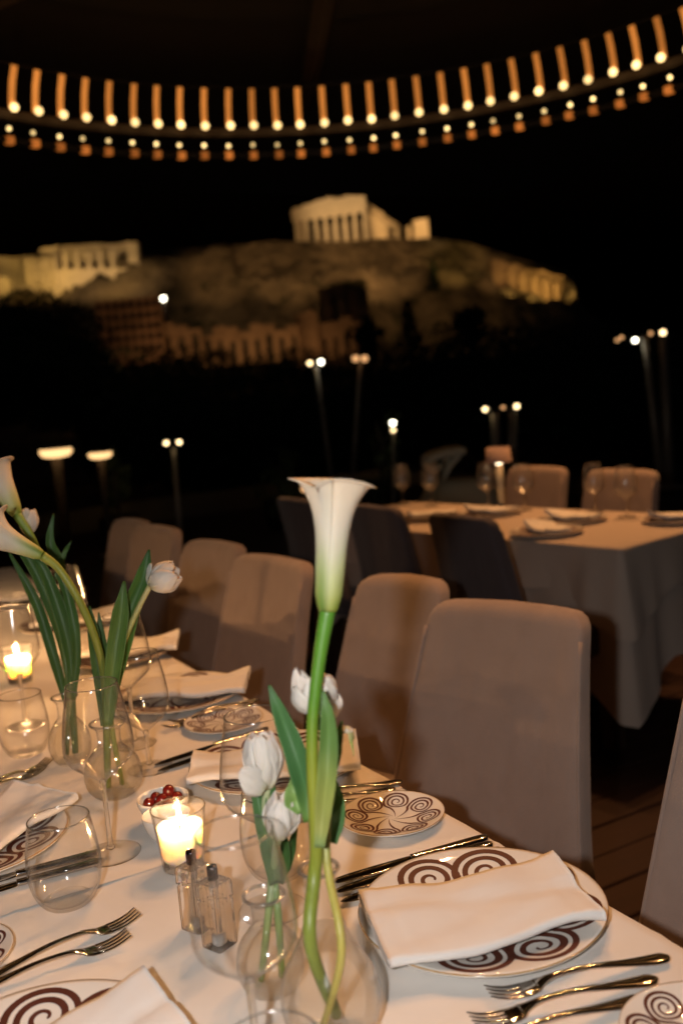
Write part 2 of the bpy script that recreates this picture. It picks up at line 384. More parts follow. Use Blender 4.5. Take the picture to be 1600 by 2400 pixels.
# ------------------------------------------------------------------ the lit ancient hill, far away
def far(px, py, D): return at(px, py, D)
rh = Vector((math.cos(YAW), -math.sin(YAW), 0)); fh = Vector((math.sin(YAW), math.cos(YAW), 0))
ridge = [(-300,660),(-60,640),(90,650),(330,603),(480,590),(640,577),(760,577),(1000,566),(1090,578),(1180,606),(1330,648),(1352,720),(1420,770),(1700,800)]
rx, rz = [], []
for px, py in ridge:
    p = far(px, py, 398); rx.append(p.dot(rh)); rz.append(p.z)
nx_, ny_ = 260, 110
V = []
rr = np.random.RandomState(3)
for j in range(ny_):
    yy = 225+(520-225)*j/(ny_-1)
    for i in range(nx_):
        xx = -230+430*i/(nx_-1)
        zt = float(np.interp(xx*398/max(yy, 300), rx, rz)); zb = -14
        s = (yy-235)/(392-235)
        s = max(0, min(1, s))
        pr = .42*s**.8 if s < .72 else .42*.72**.8+(1-.42*.72**.8)*min(1, (s-.72)/.20)**1.25
        z = zb+(zt-zb)*pr
        if yy < 391.5: z = min(z, zt-(15 if -32 < xx < 92 else (11 if xx < -74 else 4))+vnoise(xx*.2, yy*.2, 2)*2)
        if yy < 391.5: z += (vnoise(xx*.09, yy*.11, 1)*3.4+vnoise(xx*.31, yy*.29, 4)*1.9+vnoise(xx*.8, yy*.7, 6)*1.1+abs(vnoise(xx*.45+yy*.06, yy*.12, 8))*3.0-1.2+vnoise(xx*1.9, yy*1.5, 3)*.5)*min(1, s*3)*(1 if s < .9 else .4)
        else: z += -.5+vnoise(xx*.1, yy*.1)*.4
        p = rh*xx+fh*yy; V.append((p.x, p.y, z))
tag(mesh_obj('hill', V, grid_faces(ny_, nx_), M['rock'], smooth=True), kind='structure')

def slab(mb, A, B, z0, z1a, z1b, th, n=1, jag=0., seed=0):
    """upright wall from ground point A to B with a given base, ragged top and thickness away from the camera"""
    rs = random.Random(seed)
    A = Vector((A[0], A[1], 0)); B = Vector((B[0], B[1], 0)); d = (B-A).normalized(); nrm = Vector((-d.y, d.x, 0))
    if nrm.dot(fh) < 0: nrm = -nrm
    tops = [(z1a+(z1b-z1a)*i/n)+rs.uniform(-jag, jag) for i in range(n+1)]
    V, F = [], []
    for i in range(n+1):
        p = A+(B-A)*i/n; q = p+nrm*th
        V += [(p.x,p.y,z0),(p.x,p.y,tops[i]),(q.x,q.y,tops[i]),(q.x,q.y,z0)]
    for i in range(n):
        a = i*4; b = a+4
        F += [(a,b,b+1,a+1),(a+1,b+1,b+2,a+2),(a+2,b+2,b+3,a+3)]
    F += [(0,1,2,3), tuple(n*4+k for k in (3,2,1,0))]
    return mb.add(V, F)

# temple: eight columns in front, seventeen along its side
c0 = far(864, 573, 398); zt0 = c0.z
ang = R(16)
tl_dir = -math.cos(ang)*rh + math.sin(ang)*fh      # along the front, going to the photo's left
sd_dir = math.sin(ang)*rh + math.cos(ang)*fh       # along the flank, going away
temple = thing('ancient_temple', 'floodlit ancient marble temple with broken pediment crowning the hill', 'temple', (c0.x, c0.y, zt0), math.atan2(-tl_dir.y, -tl_dir.x))
# local axes: x runs from the corner towards -front (right), y away
W_, L_ = 30.9, 69.5
def T(x, y): return (-x, y)
temple.scale = (1, 1, 1.13); temple.location.z += 1.2
st = MB()
for k in range(3): st.box((-W_-.9+.45*k, -.9+.45*k, -2.6+.8*k), (.9-.45*k, L_+.9-.45*k, -2.6+.8*(k+1)-.002*k))
st.build('stepped_base', M['marble'], temple, smooth=False)
colm = MB(); colm.lathe([(.98,0),(.97,2.5),(.92,5.5),(.84,8.2),(.76,9.6),(.80,9.75),(1.08,10.15),(1.08,10.2)], 14); colm.box((-1.15,-1.15,10.2),(1.15,1.15,10.6))
cproto = None
spots = [(-1.2-i*(W_-2.4)/7, 1.2) for i in range(8)]+[(-1.2, 1.2+i*(L_-2.4)/16) for i in range(1, 17) ]+[(-W_+1.2, 1.2+i*(L_-2.4)/16) for i in range(1, 5)]
for x, y in spots:
    if cproto is None: cproto = colm.build('column', M['marble'], temple, loc=(x, y, -.1))
    else:
        c = cproto.copy(); COL.objects.link(c); c.location = (x, y, -.1); c.parent = temple
en = MB(); en.box((-W_, .1, 10.5), (0, 2.3, 12.2)); en.box((-W_-.25, -.15, 12.2), (.25, 2.5, 13.8)); en.box((-2.3, 2.5, 10.5), (-.1, L_, 12.2)); en.box((-2.5, 2.5, 12.2), (.25, 33, 13.7))
en.box((-2.4, 36, 12.2), (.1, 52, 13.2)); en.box((-2.4, 55, 12.2), (.1, L_, 13.4))
en.box((-W_+.1, 2.5, 10.5), (-W_+2.2, 15, 13.2))
en.build('entablature', M['marble'], temple, smooth=False)
for k in range(15):
    b = MB(); x = -1.0-k*(W_-2.0)/14; b.box((x-.42, -.24, 12.3), (x+.42, -.152, 13.5)); b.build('triglyph', M['marble'], temple, smooth=False)
pf = [(0,0),(.01,1.1),(.15,1.3),(.17,1.9),(.27,2.0),(.34,2.7),(.45,2.8),(.48,3.2),(.57,3.2),(.60,2.5),(.70,2.5),(.75,3.0),(.86,3.2),(.95,3.0),(.97,2.2),(1,1.9),(1,0)]
V = [(-W_*(1-u), .0, 13.81+h) for u, h in pf]+[(-W_*(1-u), 2.2, 13.81+h) for u, h in pf]; n = len(pf)
MB().add(V, [])
pd = MB(); pd.add(V, [tuple(range(n)), tuple(reversed(range(n, 2*n)))]+[(i, i+n, (i+1) % n+n, (i+1) % n) for i in range(n)])
pd.build('pediment', M['marble'], temple, smooth=False)
ce = MB(); ce.box((-W_+5.5, 12, -.1), (-5.5, 13.2, 9.5)); ce.box((-W_+5.5, 13.2, -.1), (-W_+6.7, 58, 10)); ce.box((-6.7, 13.2, -.1), (-5.5, 58, 9.2))
ce.build('inner_chamber_wall', M['rock'], temple, smooth=False)  # dark rock colour put in for the shade behind the columns

# ruined tower right of the temple
a = far(955, 566, 425); b_ = far(1006, 562, 425)
rt = MB(); slab(rt, a, b_, a.z-6, a.z+5.5, a.z+7.2, 5, 9, .9, 2); slab(rt, far(972, 566, 423), b_, a.z-6, a.z+8.0, a.z+8.4, 2, 5, .7, 5)
tag(rt.build('ruined_tower', M['marble'], smooth=False), 'broken pale stone tower just beside the lit temple', 'ruin')
# long retaining wall below the temple
for i, (x0, y0, x1, y1, h, D) in enumerate([(640, 574, 790, 580, 13, 389), (790, 580, 1000, 566, 15, 387), (1000, 564, 1108, 574, 18, 385)]):
    A = far(x0, y0, D); B = far(x1, y1, D)
    w = MB(); slab(w, A, B, A.z-h-6, A.z+.3, B.z+.3, 3, 14, .35, i)
    d = (B-A).normalized()
    for k in range(1, 4):
        p = A+(B-A)*k/4
        slab(w, p-d*1.2-fh*1.5, p+d*1.2-fh*1.5, p.z-h-6, p.z-3, p.z-3, 1.49, 1, 0, k)
    tag(w.build('fortification_wall', M['oldstone'], smooth=False),
        ['brown fortification wall under the temple columns, its stretch nearest the gatehouse ruins', 'middle stretch of brown fortification wall directly below the temple flank', 'taller ochre fortification wall ending at the dark notch beyond the temple'][i], 'wall', 'fortification walls on the hill')
# gatehouse ruins on the left
gh = thing('gatehouse_ruin', 'bright golden ruined gatehouse with columns at the hill edge above the trees', 'ruin')
def fslab(px0, px1, ptop0, ptop1, pbot, D, th, n=3, jag=.3, seed=0, name='wall', m_=None, parent=gh):
    A = far(px0, ptop0, D); B = far(px1, ptop1, D); z0 = far((px0+px1)/2, pbot, D).z
    w = MB(); slab(w, A, B, z0, A.z, B.z, th, n, jag, seed); return w.build(name, m_ or M['marble'], parent, smooth=False)
fslab(-60, 92, 606, 598, 700, 372, 8, 5, .6, 1)
fslab(92, 136, 586, 572, 680, 368, 7, 3, .4, 2, 'tower')
fslab(136, 300, 576, 568, 640, 372, 9, 7, .4, 3, 'upper_wall')
fslab(296, 321, 566, 566, 650, 366, 6, 2, .2, 4, 'tower')
fslab(120, 300, 632, 628, 700, 366, 3, 6, .3, 5, 'bastion_wall')
fslab(-40, 20, 640, 650, 720, 360, 5, 3, .5, 6, 'lower_wall')
for px in (62, 78, 94, 110, 126, 150, 178, 206, 234, 262):
    t_ = far(px, 590 if px > 140 else 606, 365); b2 = far(px, 634 if px > 140 else 668, 365)
    c = MB(); c.lathe([(.95, 0), (.85, (t_.z-b2.z)*.6), (.72, (t_.z-b2.z)*.93), (1.0, t_.z-b2.z)], 10)
    c.build('column', M['marble'], gh, loc=(t_.x, t_.y, b2.z))
# buttressed golden wall on the right end
bw = thing('buttressed_wall', 'golden lit buttressed cliff wall at the far right end of the hill', 'wall')
fslab(1150, 1335, 606, 652, 720, 380, 5, 9, .6, 8, 'wall_face', M['oldstone'], bw)
for k, px in enumerate((1188, 1216, 1244, 1270, 1296, 1322)):
    t_ = 622+(px-1180)*.27
    fslab(px, px+12, t_+6, t_+9, 712, 376, 3.6, 1, 0, k, 'buttress', M['oldstone'], bw)
fslab(1332, 1352, 690, 712, 745, 370, 6, 3, .8, 9, 'fallen_stone', M['marble'], bw)
# stepped apartment building and arcade wall at the hill foot
D = 255
bl = thing('apartment_building', 'dim orange flat-roofed block with rows of balconies below the hill ruins', 'building')
A = far(222, 706, D); B = far(372, 694, D); z0 = far(300, 850, D).z
w = MB(); slab(w, A, B, z0, A.z, B.z, 12, 1); w.build('wall', M['plaster'], bl, smooth=False)
dd = (B-A); dd.z = 0; wid = dd.length; dd.normalize(); nn = Vector((dd.y, -dd.x, 0)); nn = nn if nn.dot(fh) < 0 else -nn
for f in range(5):
    zf = A.z-2.6-f*2.75
    p = A+nn*.9; q = p+dd*wid
    w = MB(); slab(w, p, q, zf-.18, zf, zf, .88, 1); w.build('balcony_slab', M['plaster'], bl, smooth=False)
    for k in range(8):
        c = A+dd*(wid*(k+.5)/8)
        w = MB(); u = dd*.55; pp = c+nn*.06
        slab(w, pp-u, pp+u, zf+.25, zf+1.75, zf+1.75, .05, 1); w.build('window', M['darkglass'], bl, smooth=False)
ar = thing('arcade_wall', 'amber lit ancient theatre wall with arched openings at the hill foot', 'ruin')
def arcade(px0, px1, ptop, pbot, D, n, parent, seed):
    A = far(px0, ptop, D); B = far(px1, ptop-(px1-px0)*.03, D); z0 = far(px0, pbot, D).z
    d = (B-A); d.z = 0; Ln = d.length; d.normalize()
    bay = Ln/n; H = A.z-z0; rs = random.Random(seed)
    for k in range(n):
        V, F = [], []
        ow = bay*rs.uniform(.17, .26); oz = z0+H*rs.uniform(.50, .66); x0 = bay*k; xm = x0+bay/2; top = A.z+rs.uniform(-2.0, 1.2)
        out = [(x0, z0), (xm-ow, z0), (xm-ow, oz)]+[(xm-ow*math.cos(t*math.pi/6), oz+ow*math.sin(t*math.pi/6)) for t in range(1, 6)]+[(xm+ow, oz), (xm+ow, z0), (x0+bay, z0), (x0+bay, top), (x0, top)]
        m_ = len(out)
        for off in (0, 2.2):
            for (x, z) in out: p = A+d*x+fh*off; V.append((p.x, p.y, z))
        F = [tuple(range(m_)), tuple(reversed(range(m_, 2*m_)))]+[(i, i+m_, (i+1) % m_+m_, (i+1) % m_) for i in range(m_)]
        mesh_obj('arch_bay', V, F, M['oldstone'], parent, smooth=False)
arcade(374, 470, 762, 850, 258, 3, ar, 1)
arcade(470, 700, 772, 862, 262, 8, ar, 2)
fslab(690, 742, 730, 728, 860, 266, 5, 4, 1.0, 31, 'end_tower', M['oldstone'], ar)
arcade(742, 850, 752, 850, 268, 4, ar, 4)
fslab(745, 860, 678, 672, 860, 300, 6, 4, .5, 11, 'rear_wall', M['oldstone'], ar)

# floodlights of the hill
WARM = (1., .62, .28); AMB = (1., .55, .20); GOLD = (1., .60, .16)
def flood(px, py, D, tx, ty, TD, kw, col, cone=100):
    lamp('floodlight', 'SPOT', far(px, py, D), kw*1000, col, .3, aim=far(tx, ty, TD), cone=cone, blend=.9)
flood(560, 300, 250, 800, 480, 402, 520, WARM, 15)
for k in range(6):
    q = far(690+33*k, 574, 391.5); lamp('floodlight', 'SPOT', (q.x, q.y, zt0+1.), 420, WARM, .2, aim=(q.x+fh.x*7, q.y+fh.y*7, zt0+8), cone=140, blend=.8)
flood(1500, 380, 330, 920, 520, 425, 560, AMB, 24)
flood(1080, 600, 330, 985, 530, 425, 34, WARM, 12)
flood(650, 560, 290, 690, 615, 388, 130, AMB, 34)
flood(880, 560, 290, 880, 615, 388, 160, AMB, 34)
flood(1100, 590, 300, 1055, 612, 388, 95, GOLD, 22)
flood(1230, 610, 300, 1150, 640, 385, 60, AMB, 20)
flood(480, 590, 290, 520, 640, 380, 70, AMB, 26)
for px, kw, c_ in ((-10, 3.5, GOLD), (75, 5.5, GOLD), (110, 6., GOLD), (160, 3.6, WARM), (215, 4.5, WARM), (265, 3.5, GOLD), (308, 5., WARM)):
    flood(px, 672, 348, px, 610, 368, kw, c_, 110)
for px, kw in ((1195, 30), (1245, 60.), (1285, 60.), (1330, 40)):
    flood(px, 684+.1*(px-1190), 362, px, 668, 378, kw*.12, GOLD, 70)
flood(400, 700, 290, 420, 640, 350, 12., WARM, 80)
flood(560, 740, 300, 560, 660, 350, 5.0, WARM, 80)
flood(720, 760, 300, 700, 690, 350, 6.0, AMB, 90)
flood(930, 760, 300, 930, 700, 350, 12.0, AMB, 90)
flood(1050, 740, 310, 1050, 690, 350, 9., AMB, 90)
flood(240, 850, 228, 250, 770, 255, 2.3, (1., .48, .2), 110)
flood(330, 850, 228, 330, 770, 255, 2.1, (1., .48, .2), 110)
flood(420, 880, 238, 420, 800, 258, 1.6, (1., .52, .2), 110)
flood(500, 890, 240, 500, 815, 262, 2.2, (1., .52, .2), 110)
flood(580, 890, 240, 580, 815, 262, 2.9, (1., .52, .2), 110)
flood(660, 890, 240, 660, 805, 262, 1.7, (1., .52, .2), 110)
flood(720, 890, 245, 715, 790, 264, 1.9, (1., .52, .2), 110)
flood(800, 880, 245, 800, 780, 268, 1.2, (1., .45, .17), 110)

# dark wood between the terrace and the hill
def leafball(mb, c, rx_, rz_, n, size, rs):
    for _ in range(n):
        a = rs.uniform(0, 2*math.pi); ct = rs.uniform(-1, 1); s_ = math.sqrt(1-ct*ct); r = rs.uniform(.55, 1.05)
        p = Vector((c[0]+rx_*r*s_*math.cos(a), c[1]+rx_*r*s_*math.sin(a), c[2]+rz_*r*ct))
        u = Vector((rs.gauss(0,1), rs.gauss(0,1), rs.gauss(0,1))).normalized(); v = u.orthogonal().normalized()
        s1 = size*rs.uniform(.6, 1.3)
        mb.add([p-u*s1, p+v*s1*.6, p+u*s1, p-v*s1*.6], [(0,1,2,3)])
rs = random.Random(5)
wood = MB()
line = [(-150,690),(0,690),(60,672),(120,690),(160,700),(215,735),(225,820),(300,830),(380,815),(460,845),(520,855),(600,835),(680,845),(760,830),(850,815),(1010,770),(1060,735),(1150,762),(1250,738),(1345,758),(1420,745),(1560,760),(1760,750)]
lx = [p[0] for p in line]; ly = [p[1] for p in line]
for px in range(-150, 1760, 13):
    for row in range(5):
        D = 215-row*14+rs.uniform(-4, 4)
        py = float(np.interp(px, lx, ly))+row*34+rs.uniform(-6, 14)
        c = far(px+rs.uniform(-6, 6), py, D); r = rs.uniform(2.2, 3.6)
        c.z -= r
        leafball(wood, c, r*1.25, r, 46, .62, rs)
        if row: leafball(wood, c-Vector((0,0,4.5)), r*1.6, r*1.3, 26, 1.5, rs)
for _ in range(70):
    px = rs.uniform(225, 870); c = far(px, rs.uniform(812, 872), rs.uniform(226, 240)); r = rs.uniform(1.2, 3.0)
    leafball(wood, c-Vector((0, 0, r*.6)), r*1.2, r, 40, .5, rs)
tag(wood.build('dark_wood', M['foliage'], smooth=False), 'black belt of treetops between terrace and hill', 'wood', kind='stuff')
def tree(px, ptop, pbot, D, wpx, label, conical=False):
    top = far(px, ptop, D); base = far(px, pbot, D); H = top.z-base.z; wd = wpx*D/2333/2
    t = thing('pine_tree' if not conical else 'cypress_tree', label, 'tree', (base.x, base.y, base.z), 0, 'dark trees in front of the hill')
    tr = MB(); tr.tube([(0,0,0),(.2,.1,H*.4),(0,0,H*.85)], [.5,.35,.1], 8); tr.build('trunk', M['bark'], t)
    cr = MB(); r2 = random.Random(int(px))
    if conical:
        for k in range(12): leafball(cr, (r2.uniform(-.3,.3), r2.uniform(-.3,.3), H*(.15+.07*k)), wd*(1.05-.075*k), H*.07, 60, .6, r2)
    else:
        for k in range(22):
            a = r2.uniform(0, 6.28); q = r2.uniform(0, .75)
            leafball(cr, (wd*q*math.cos(a), wd*q*math.sin(a), H*r2.uniform(.45, .9)), wd*.42, H*.12, 60, .65, r2)
    cr.build('crown', M['foliage'], t, smooth=False)
tree(868, 735, 880, 210, 90, 'round dark tree against the amber wall below the temple')
tree(968, 700, 880, 215, 80, 'pointed dark tree in front of the brown slope under the temple', True)
tree(1110, 712, 880, 220, 90, 'broad dark tree under the ochre end of the fortification wall')
tree(820, 652, 740, 330, 130, 'low wide dark tree on the slope just under the temple wall')
tree(1018, 612, 690, 360, 34, 'thin dark tree growing against the end of the ochre wall', True)

rs = random.Random(12); scrub = MB()
for _ in range(150):
    px = rs.uniform(330, 1330); f = rs.random(); D = 300+70*f
    py = float(np.interp(px, [330, 640, 1000, 1330], [690, 690, 680, 735]))+rs.uniform(-45, 60)*(1-f*.5)
    xx_ = (px-800)*D/2333; zt_ = float(np.interp(xx_*398/D, rx, rz)); s_ = (D-235)/(392-235)
    pr = .42*s_**.8 if s_ < .72 else .42*.72**.8+(1-.42*.72**.8)*min(1, (s_-.72)/.20)**1.25
    z_ = min(-14+(zt_+14)*pr, zt_-15 if -32 < xx_ < 92 else zt_-4)
    p_ = rh*xx_+fh*D; r_ = rs.uniform(1.2, 2.8)
    leafball(scrub, (p_.x, p_.y, z_+r_*.5), r_*1.3, r_, 40, .55, rs)
tag(scrub.build('hillside_scrub', M['foliage'], smooth=False), 'dark scrub scattered over the rocky hillside', 'scrub', kind='stuff')

# ------------------------------------------------------------------ lamps on and beyond the terrace
def lamp_post(px_base, py_base, D, globes, label, pole=True, prad=.028, name='lamp_post', poles=None):
    """globes: (px, py, material, radius)"""
    b = at(px_base, py_base, D)
    t = thing(name, label, 'lamp', (b.x, b.y, 0), 0, 'lamps on the dark terrace')
    gs = [at(x, y, D) for x, y, *_ in globes]
    org = Vector((b.x, b.y, 0))
    top = sum(gs, Vector())/len(gs)
    if pole:
        for (x0, y0, x1, y1) in (poles or [(px_base, py_base, None, None)]):
            if x1 is None: p1 = Vector((top.x, top.y, top.z-.05))
            else: p1 = at(x1, y1, D)
            p0 = at(x0, y0, D); p0 = Vector((p0.x, p0.y, 0.0))
            p = MB(); p.tube([p0-org, (p0*.5+p1*.5)-org, p1-org], [prad*1.25, prad, prad*.85], 10); p.build('pole', M['grey_metal'], t)
        f = MB(); f.lathe([(prad*4, 0), (prad*4, .012), (prad*2, .02), (prad*1.4, .05)], 16); f.build('foot', M['grey_metal'], t)
    if len(gs) > 1:
        a_ = MB(); a_.tube([gs[0]-org, (gs[0]+gs[-1])/2-org-Vector((0, 0, .02)), gs[-1]-org], .010, 8); a_.build('cross_arm', M['black_metal'], t)
    for (x, y, m_, r), q in zip(globes, gs):
        s_ = MB(); s_.sphere((0, 0, 0), r); o = s_.build('globe', M[m_], t, loc=q-org)
        c = MB(); c.lathe([(r*.7, r*.75), (r*.5, r*1.1), (.004, r*1.2)], 12); c.build('cap', M['black_metal'], o)
lamp_post(778, 1098, 13, [(726, 851, 'lamp_warm', .030), (752, 848, 'lamp_white', .032)], 'slim post with two bright white globes beneath the amber arcade')
lamp_post(818, 1092, 13.5, [(833, 840, 'lamp_dim', .046), (854, 840, 'lamp_dim', .046)], 'slim post with two dimmer amber globes, right next to the white pair')
lamp_post(418, 1225, 9, [(390, 1038, 'lamp_warm', .021), (420, 1036, 'lamp_warm', .021)], 'low post with two amber globes behind the far chair backs', prad=.022)
lamp_post(922, 1200, 11, [(920, 991, 'lamp_white', .029), (921, 1008, 'lamp_warm', .022)], 'pole with stacked white and amber globes above the dining table at the back', prad=.018)
lamp_post(1180, 1170, 10, [(1136, 959, 'lamp_warm', .024), (1178, 955, 'lamp_dim', .02), (1210, 952, 'lamp_warm', .026)], 'three-globe lamp directly above the small shaded table lamp', poles=[(1166, 1160, 1158, 968), (1200, 1160, 1200, 962)], prad=.05)
lamp_post(1545, 1120, 11, [(1445, 797, 'lamp_dim', .02), (1455, 791, 'lamp_dim', .022), (1487, 797, 'lamp_white', .026), (1523, 781, 'lamp_dim', .022)], 'tall leaning pole with four small globes at the right', poles=[(1548, 1120, 1508, 788)], prad=.042)
lamp_post(1566, 1120, 11, [(1552, 779, 'lamp_warm', .03)], 'tall pole with a single amber globe beside the four-globe pole', prad=.055)
lamp_post(735, 1230, 10, [(732, 1158, 'lamp_white', .026), (712, 1146, 'lamp_dim', .03)], 'low globe lamp peeking out behind the tall calla lily', prad=.02)
# street lamp on the hillside
sp = at(383, 700, 180)
t = thing('street_lamp', 'single bright white street lamp above the apartment block roof', 'lamp', (sp.x, sp.y, sp.z-9))
p = MB(); p.tube([(0,0,0),(0,0,9)], [.09,.06], 8); p.build('pole', M['grey_metal'], t)
p = MB(); p.sphere((0,0,0), .42); p.build('globe', M['lamp_white'], t, loc=(0,0,9))
def mushroom_lamp(px, py, D, wpx, label):
    p = at(px, py, D); w = wpx*D/2333/2
    t = thing('mushroom_lamp', label, 'lamp', (p.x, p.y, 0), 0, 'mushroom lamps at the left')
    h = p.z
    s_ = MB(); s_.lathe([(w*.35, h-w*.42), (w*.8, h-w*.34), (w, h-w*.12), (w*1.02, h), (w*.96, h+w*.14)], 28, cap1=False); s_.build('shade', M['mushroom'], t)
    s_ = MB(); s_.lathe([(w*.97, h+w*.142), (w*.9, h+w*.24), (w*.5, h+w*.33), (.003, h+w*.36)], 28, cap0=False); s_.build('top_cap', M['grey_metal'], t)
    s_ = MB(); s_.tube([(0,0,0),(0,0,h-w*.40)], [w*.22, w*.32], 14); s_.build('pole', M['beam'], t)
    s_ = MB(); s_.lathe([(w*1.0,0),(w*1.0,.015),(w*.3,.03)], 24); s_.build('base', M['grey_metal'], t)
mushroom_lamp(131, 1057, 7.6, 74, 'larger glowing mushroom lamp on a pole at the left')
mushroom_lamp(235, 1064, 9.4, 54, 'smaller glowing mushroom lamp on a pole, farther than its twin')

# dim potted shrubs along the terrace edge
def shrub(px, py, D, wpx, hpx, label):
    b = at(px, py, D); w = wpx*D/2333/2; h = hpx*D/2333
    t = thing('potted_shrub', label, 'plant', (b.x, b.y, 0), 0, 'potted shrubs on the terrace')
    p = MB(); p.lathe([(.16,0),(.20,.30),(.21,.32),(.19,.32),(.18,.28)], 20); p.build('pot', M['black_metal'], t)
    r2 = random.Random(int(px)); zt_ = b.z
    s_ = MB()
    for k in range(4): s_.tube([(0,0,.28),(r2.uniform(-w,w)*.4, r2.uniform(-w,w)*.4, zt_*.7),(r2.uniform(-w,w)*.6, r2.uniform(-w,w)*.6, zt_)], [.012,.008,.003], 6)
    s_.build('stem', M['bark'], t)
    c = MB()
    for k in range(16): leafball(c, (r2.uniform(-w,w)*.7, r2.uniform(-w,w)*.7, zt_-h*.5+r2.uniform(-.5,.5)*h), w*.35, h*.14, 40, .028, r2)
    c.build('foliage', M['shrub'], t, smooth=False)
shrub(650, 1060, 10.4, 120, 150, 'dim potted shrub behind the calla flower')
shrub(885, 985, 11.4, 110, 200, 'dim potted shrub under the stacked white and amber globes')
shrub(262, 1062, 9.9, 70, 130, 'dim potted shrub beside the smaller mushroom lamp')

# ------------------------------------------------------------------ round light canopy overhead
CC = (2.13, 3.397); RR_ = 2.36; ZC = 3.025
rg = thing('ring_chandelier', 'huge round overhead light ring with amber spokes and globe bulbs', 'chandelier', (CC[0], CC[1], ZC))
def ring(name, r0, r1, z0, z1, mt_):
    n = 120; V, F = [], []
    for k in range(n):
        a = 2*math.pi*k/n; c, s = math.cos(a), math.sin(a)
        V += [(r0*c,r0*s,z0),(r1*c,r1*s,z0),(r1*c,r1*s,z1),(r0*c,r0*s,z1)]
    for k in range(n):
        a = k*4; b = ((k+1) % n)*4
        for i in range(4): F.append((a+i, b+i, b+(i+1) % 4, a+(i+1) % 4))
    return mesh_obj(name, V, F, mt_, rg, smooth=False)
ring('outer_rail', RR_+.03, RR_+.07, -.075, -.03, M['beam'])
ring('upper_rail', RR_-.066, RR_-.050, .176, .194, M['black_metal'])
ring('lower_rail', RR_+.045, RR_+.06, -.20, -.17, M['black_metal'])
NL = 101
p = MB(); p.tube([(RR_+.003, 0, -.030), (RR_-.008, 0, .03), (RR_-.028, 0, .10), (RR_-.062, 0, .172)], .0165, 10); pro_t = None
gm = MB(); gm.sphere((0, 0, 0), .0215); pro_g = None
dm = MB(); dm.sphere((0, 0, 0), .0115); km = MB(); km.box((-.019, -.021, -.019), (.019, .021, .019))
for k in range(NL):
    a = 2*math.pi*(k+.35)/NL
    jx = random.uniform(-.004, .004)
    def place(proto, mb, nm, mt_, par, loc):
        if proto is None: proto = mb.build(nm, mt_, par); o = proto
        else:
            o = proto.copy(); COL.objects.link(o); o.parent = par
        o.location = loc
        return proto, o
    first = pro_t is None
    if first: pro_t = p.build('amber_tube', M['amber'], rg); o = pro_t
    else: o = pro_t.copy(); COL.objects.link(o); o.parent = rg
    o.rotation_euler = (random.uniform(-.012, .012), 0, a+jx*.6)
    if first:
        pro_g = gm.build('globe_bulb', M['globe'], o, loc=(RR_-.028, .0, -.03))
        pro_d = dm.build('small_bulb', M['dotbulb'], o, loc=(RR_+.05, .0, -.125))
        pro_k = km.build('amber_block', M['amber_block'], o, loc=(RR_+.05, .0, -.185))
    else:
        for q in (pro_g, pro_d, pro_k):
            c = q.copy(); COL.objects.link(c); c.parent = o
            c.location = q.location+Vector((0, random.uniform(-.006, .006), random.uniform(-.003, .003)))
# dark canopy with beams
cn = MB(); cn.box((-5, -2, 3.55), (8, 10, 3.60)); can = tag(cn.build('canopy_roof', M['canopy'], smooth=False), kind='structure')
for k in range(7):
    a = 2*math.pi*k/7+.25
    b = MB(); c, s = math.cos(a), math.sin(a)
    b.tube([(CC[0]+.3*c, CC[1]+.3*s, 3.40), (CC[0]+3.6*c, CC[1]+3.6*s, 3.44)], .06, 4); b.build('beam', M['beam'], can, smooth=False)
for p in SPOTS:
    h = MB(); h.lathe([(.030, .012), (.034, .07), (.012, .085), (.008, .28)], 16, cap0=False); h.build('added_spot_housing', M['black_metal'], rg, loc=(p[0]-CC[0], p[1]-CC[1], p[2]-ZC))  # housings added for the unseen spots

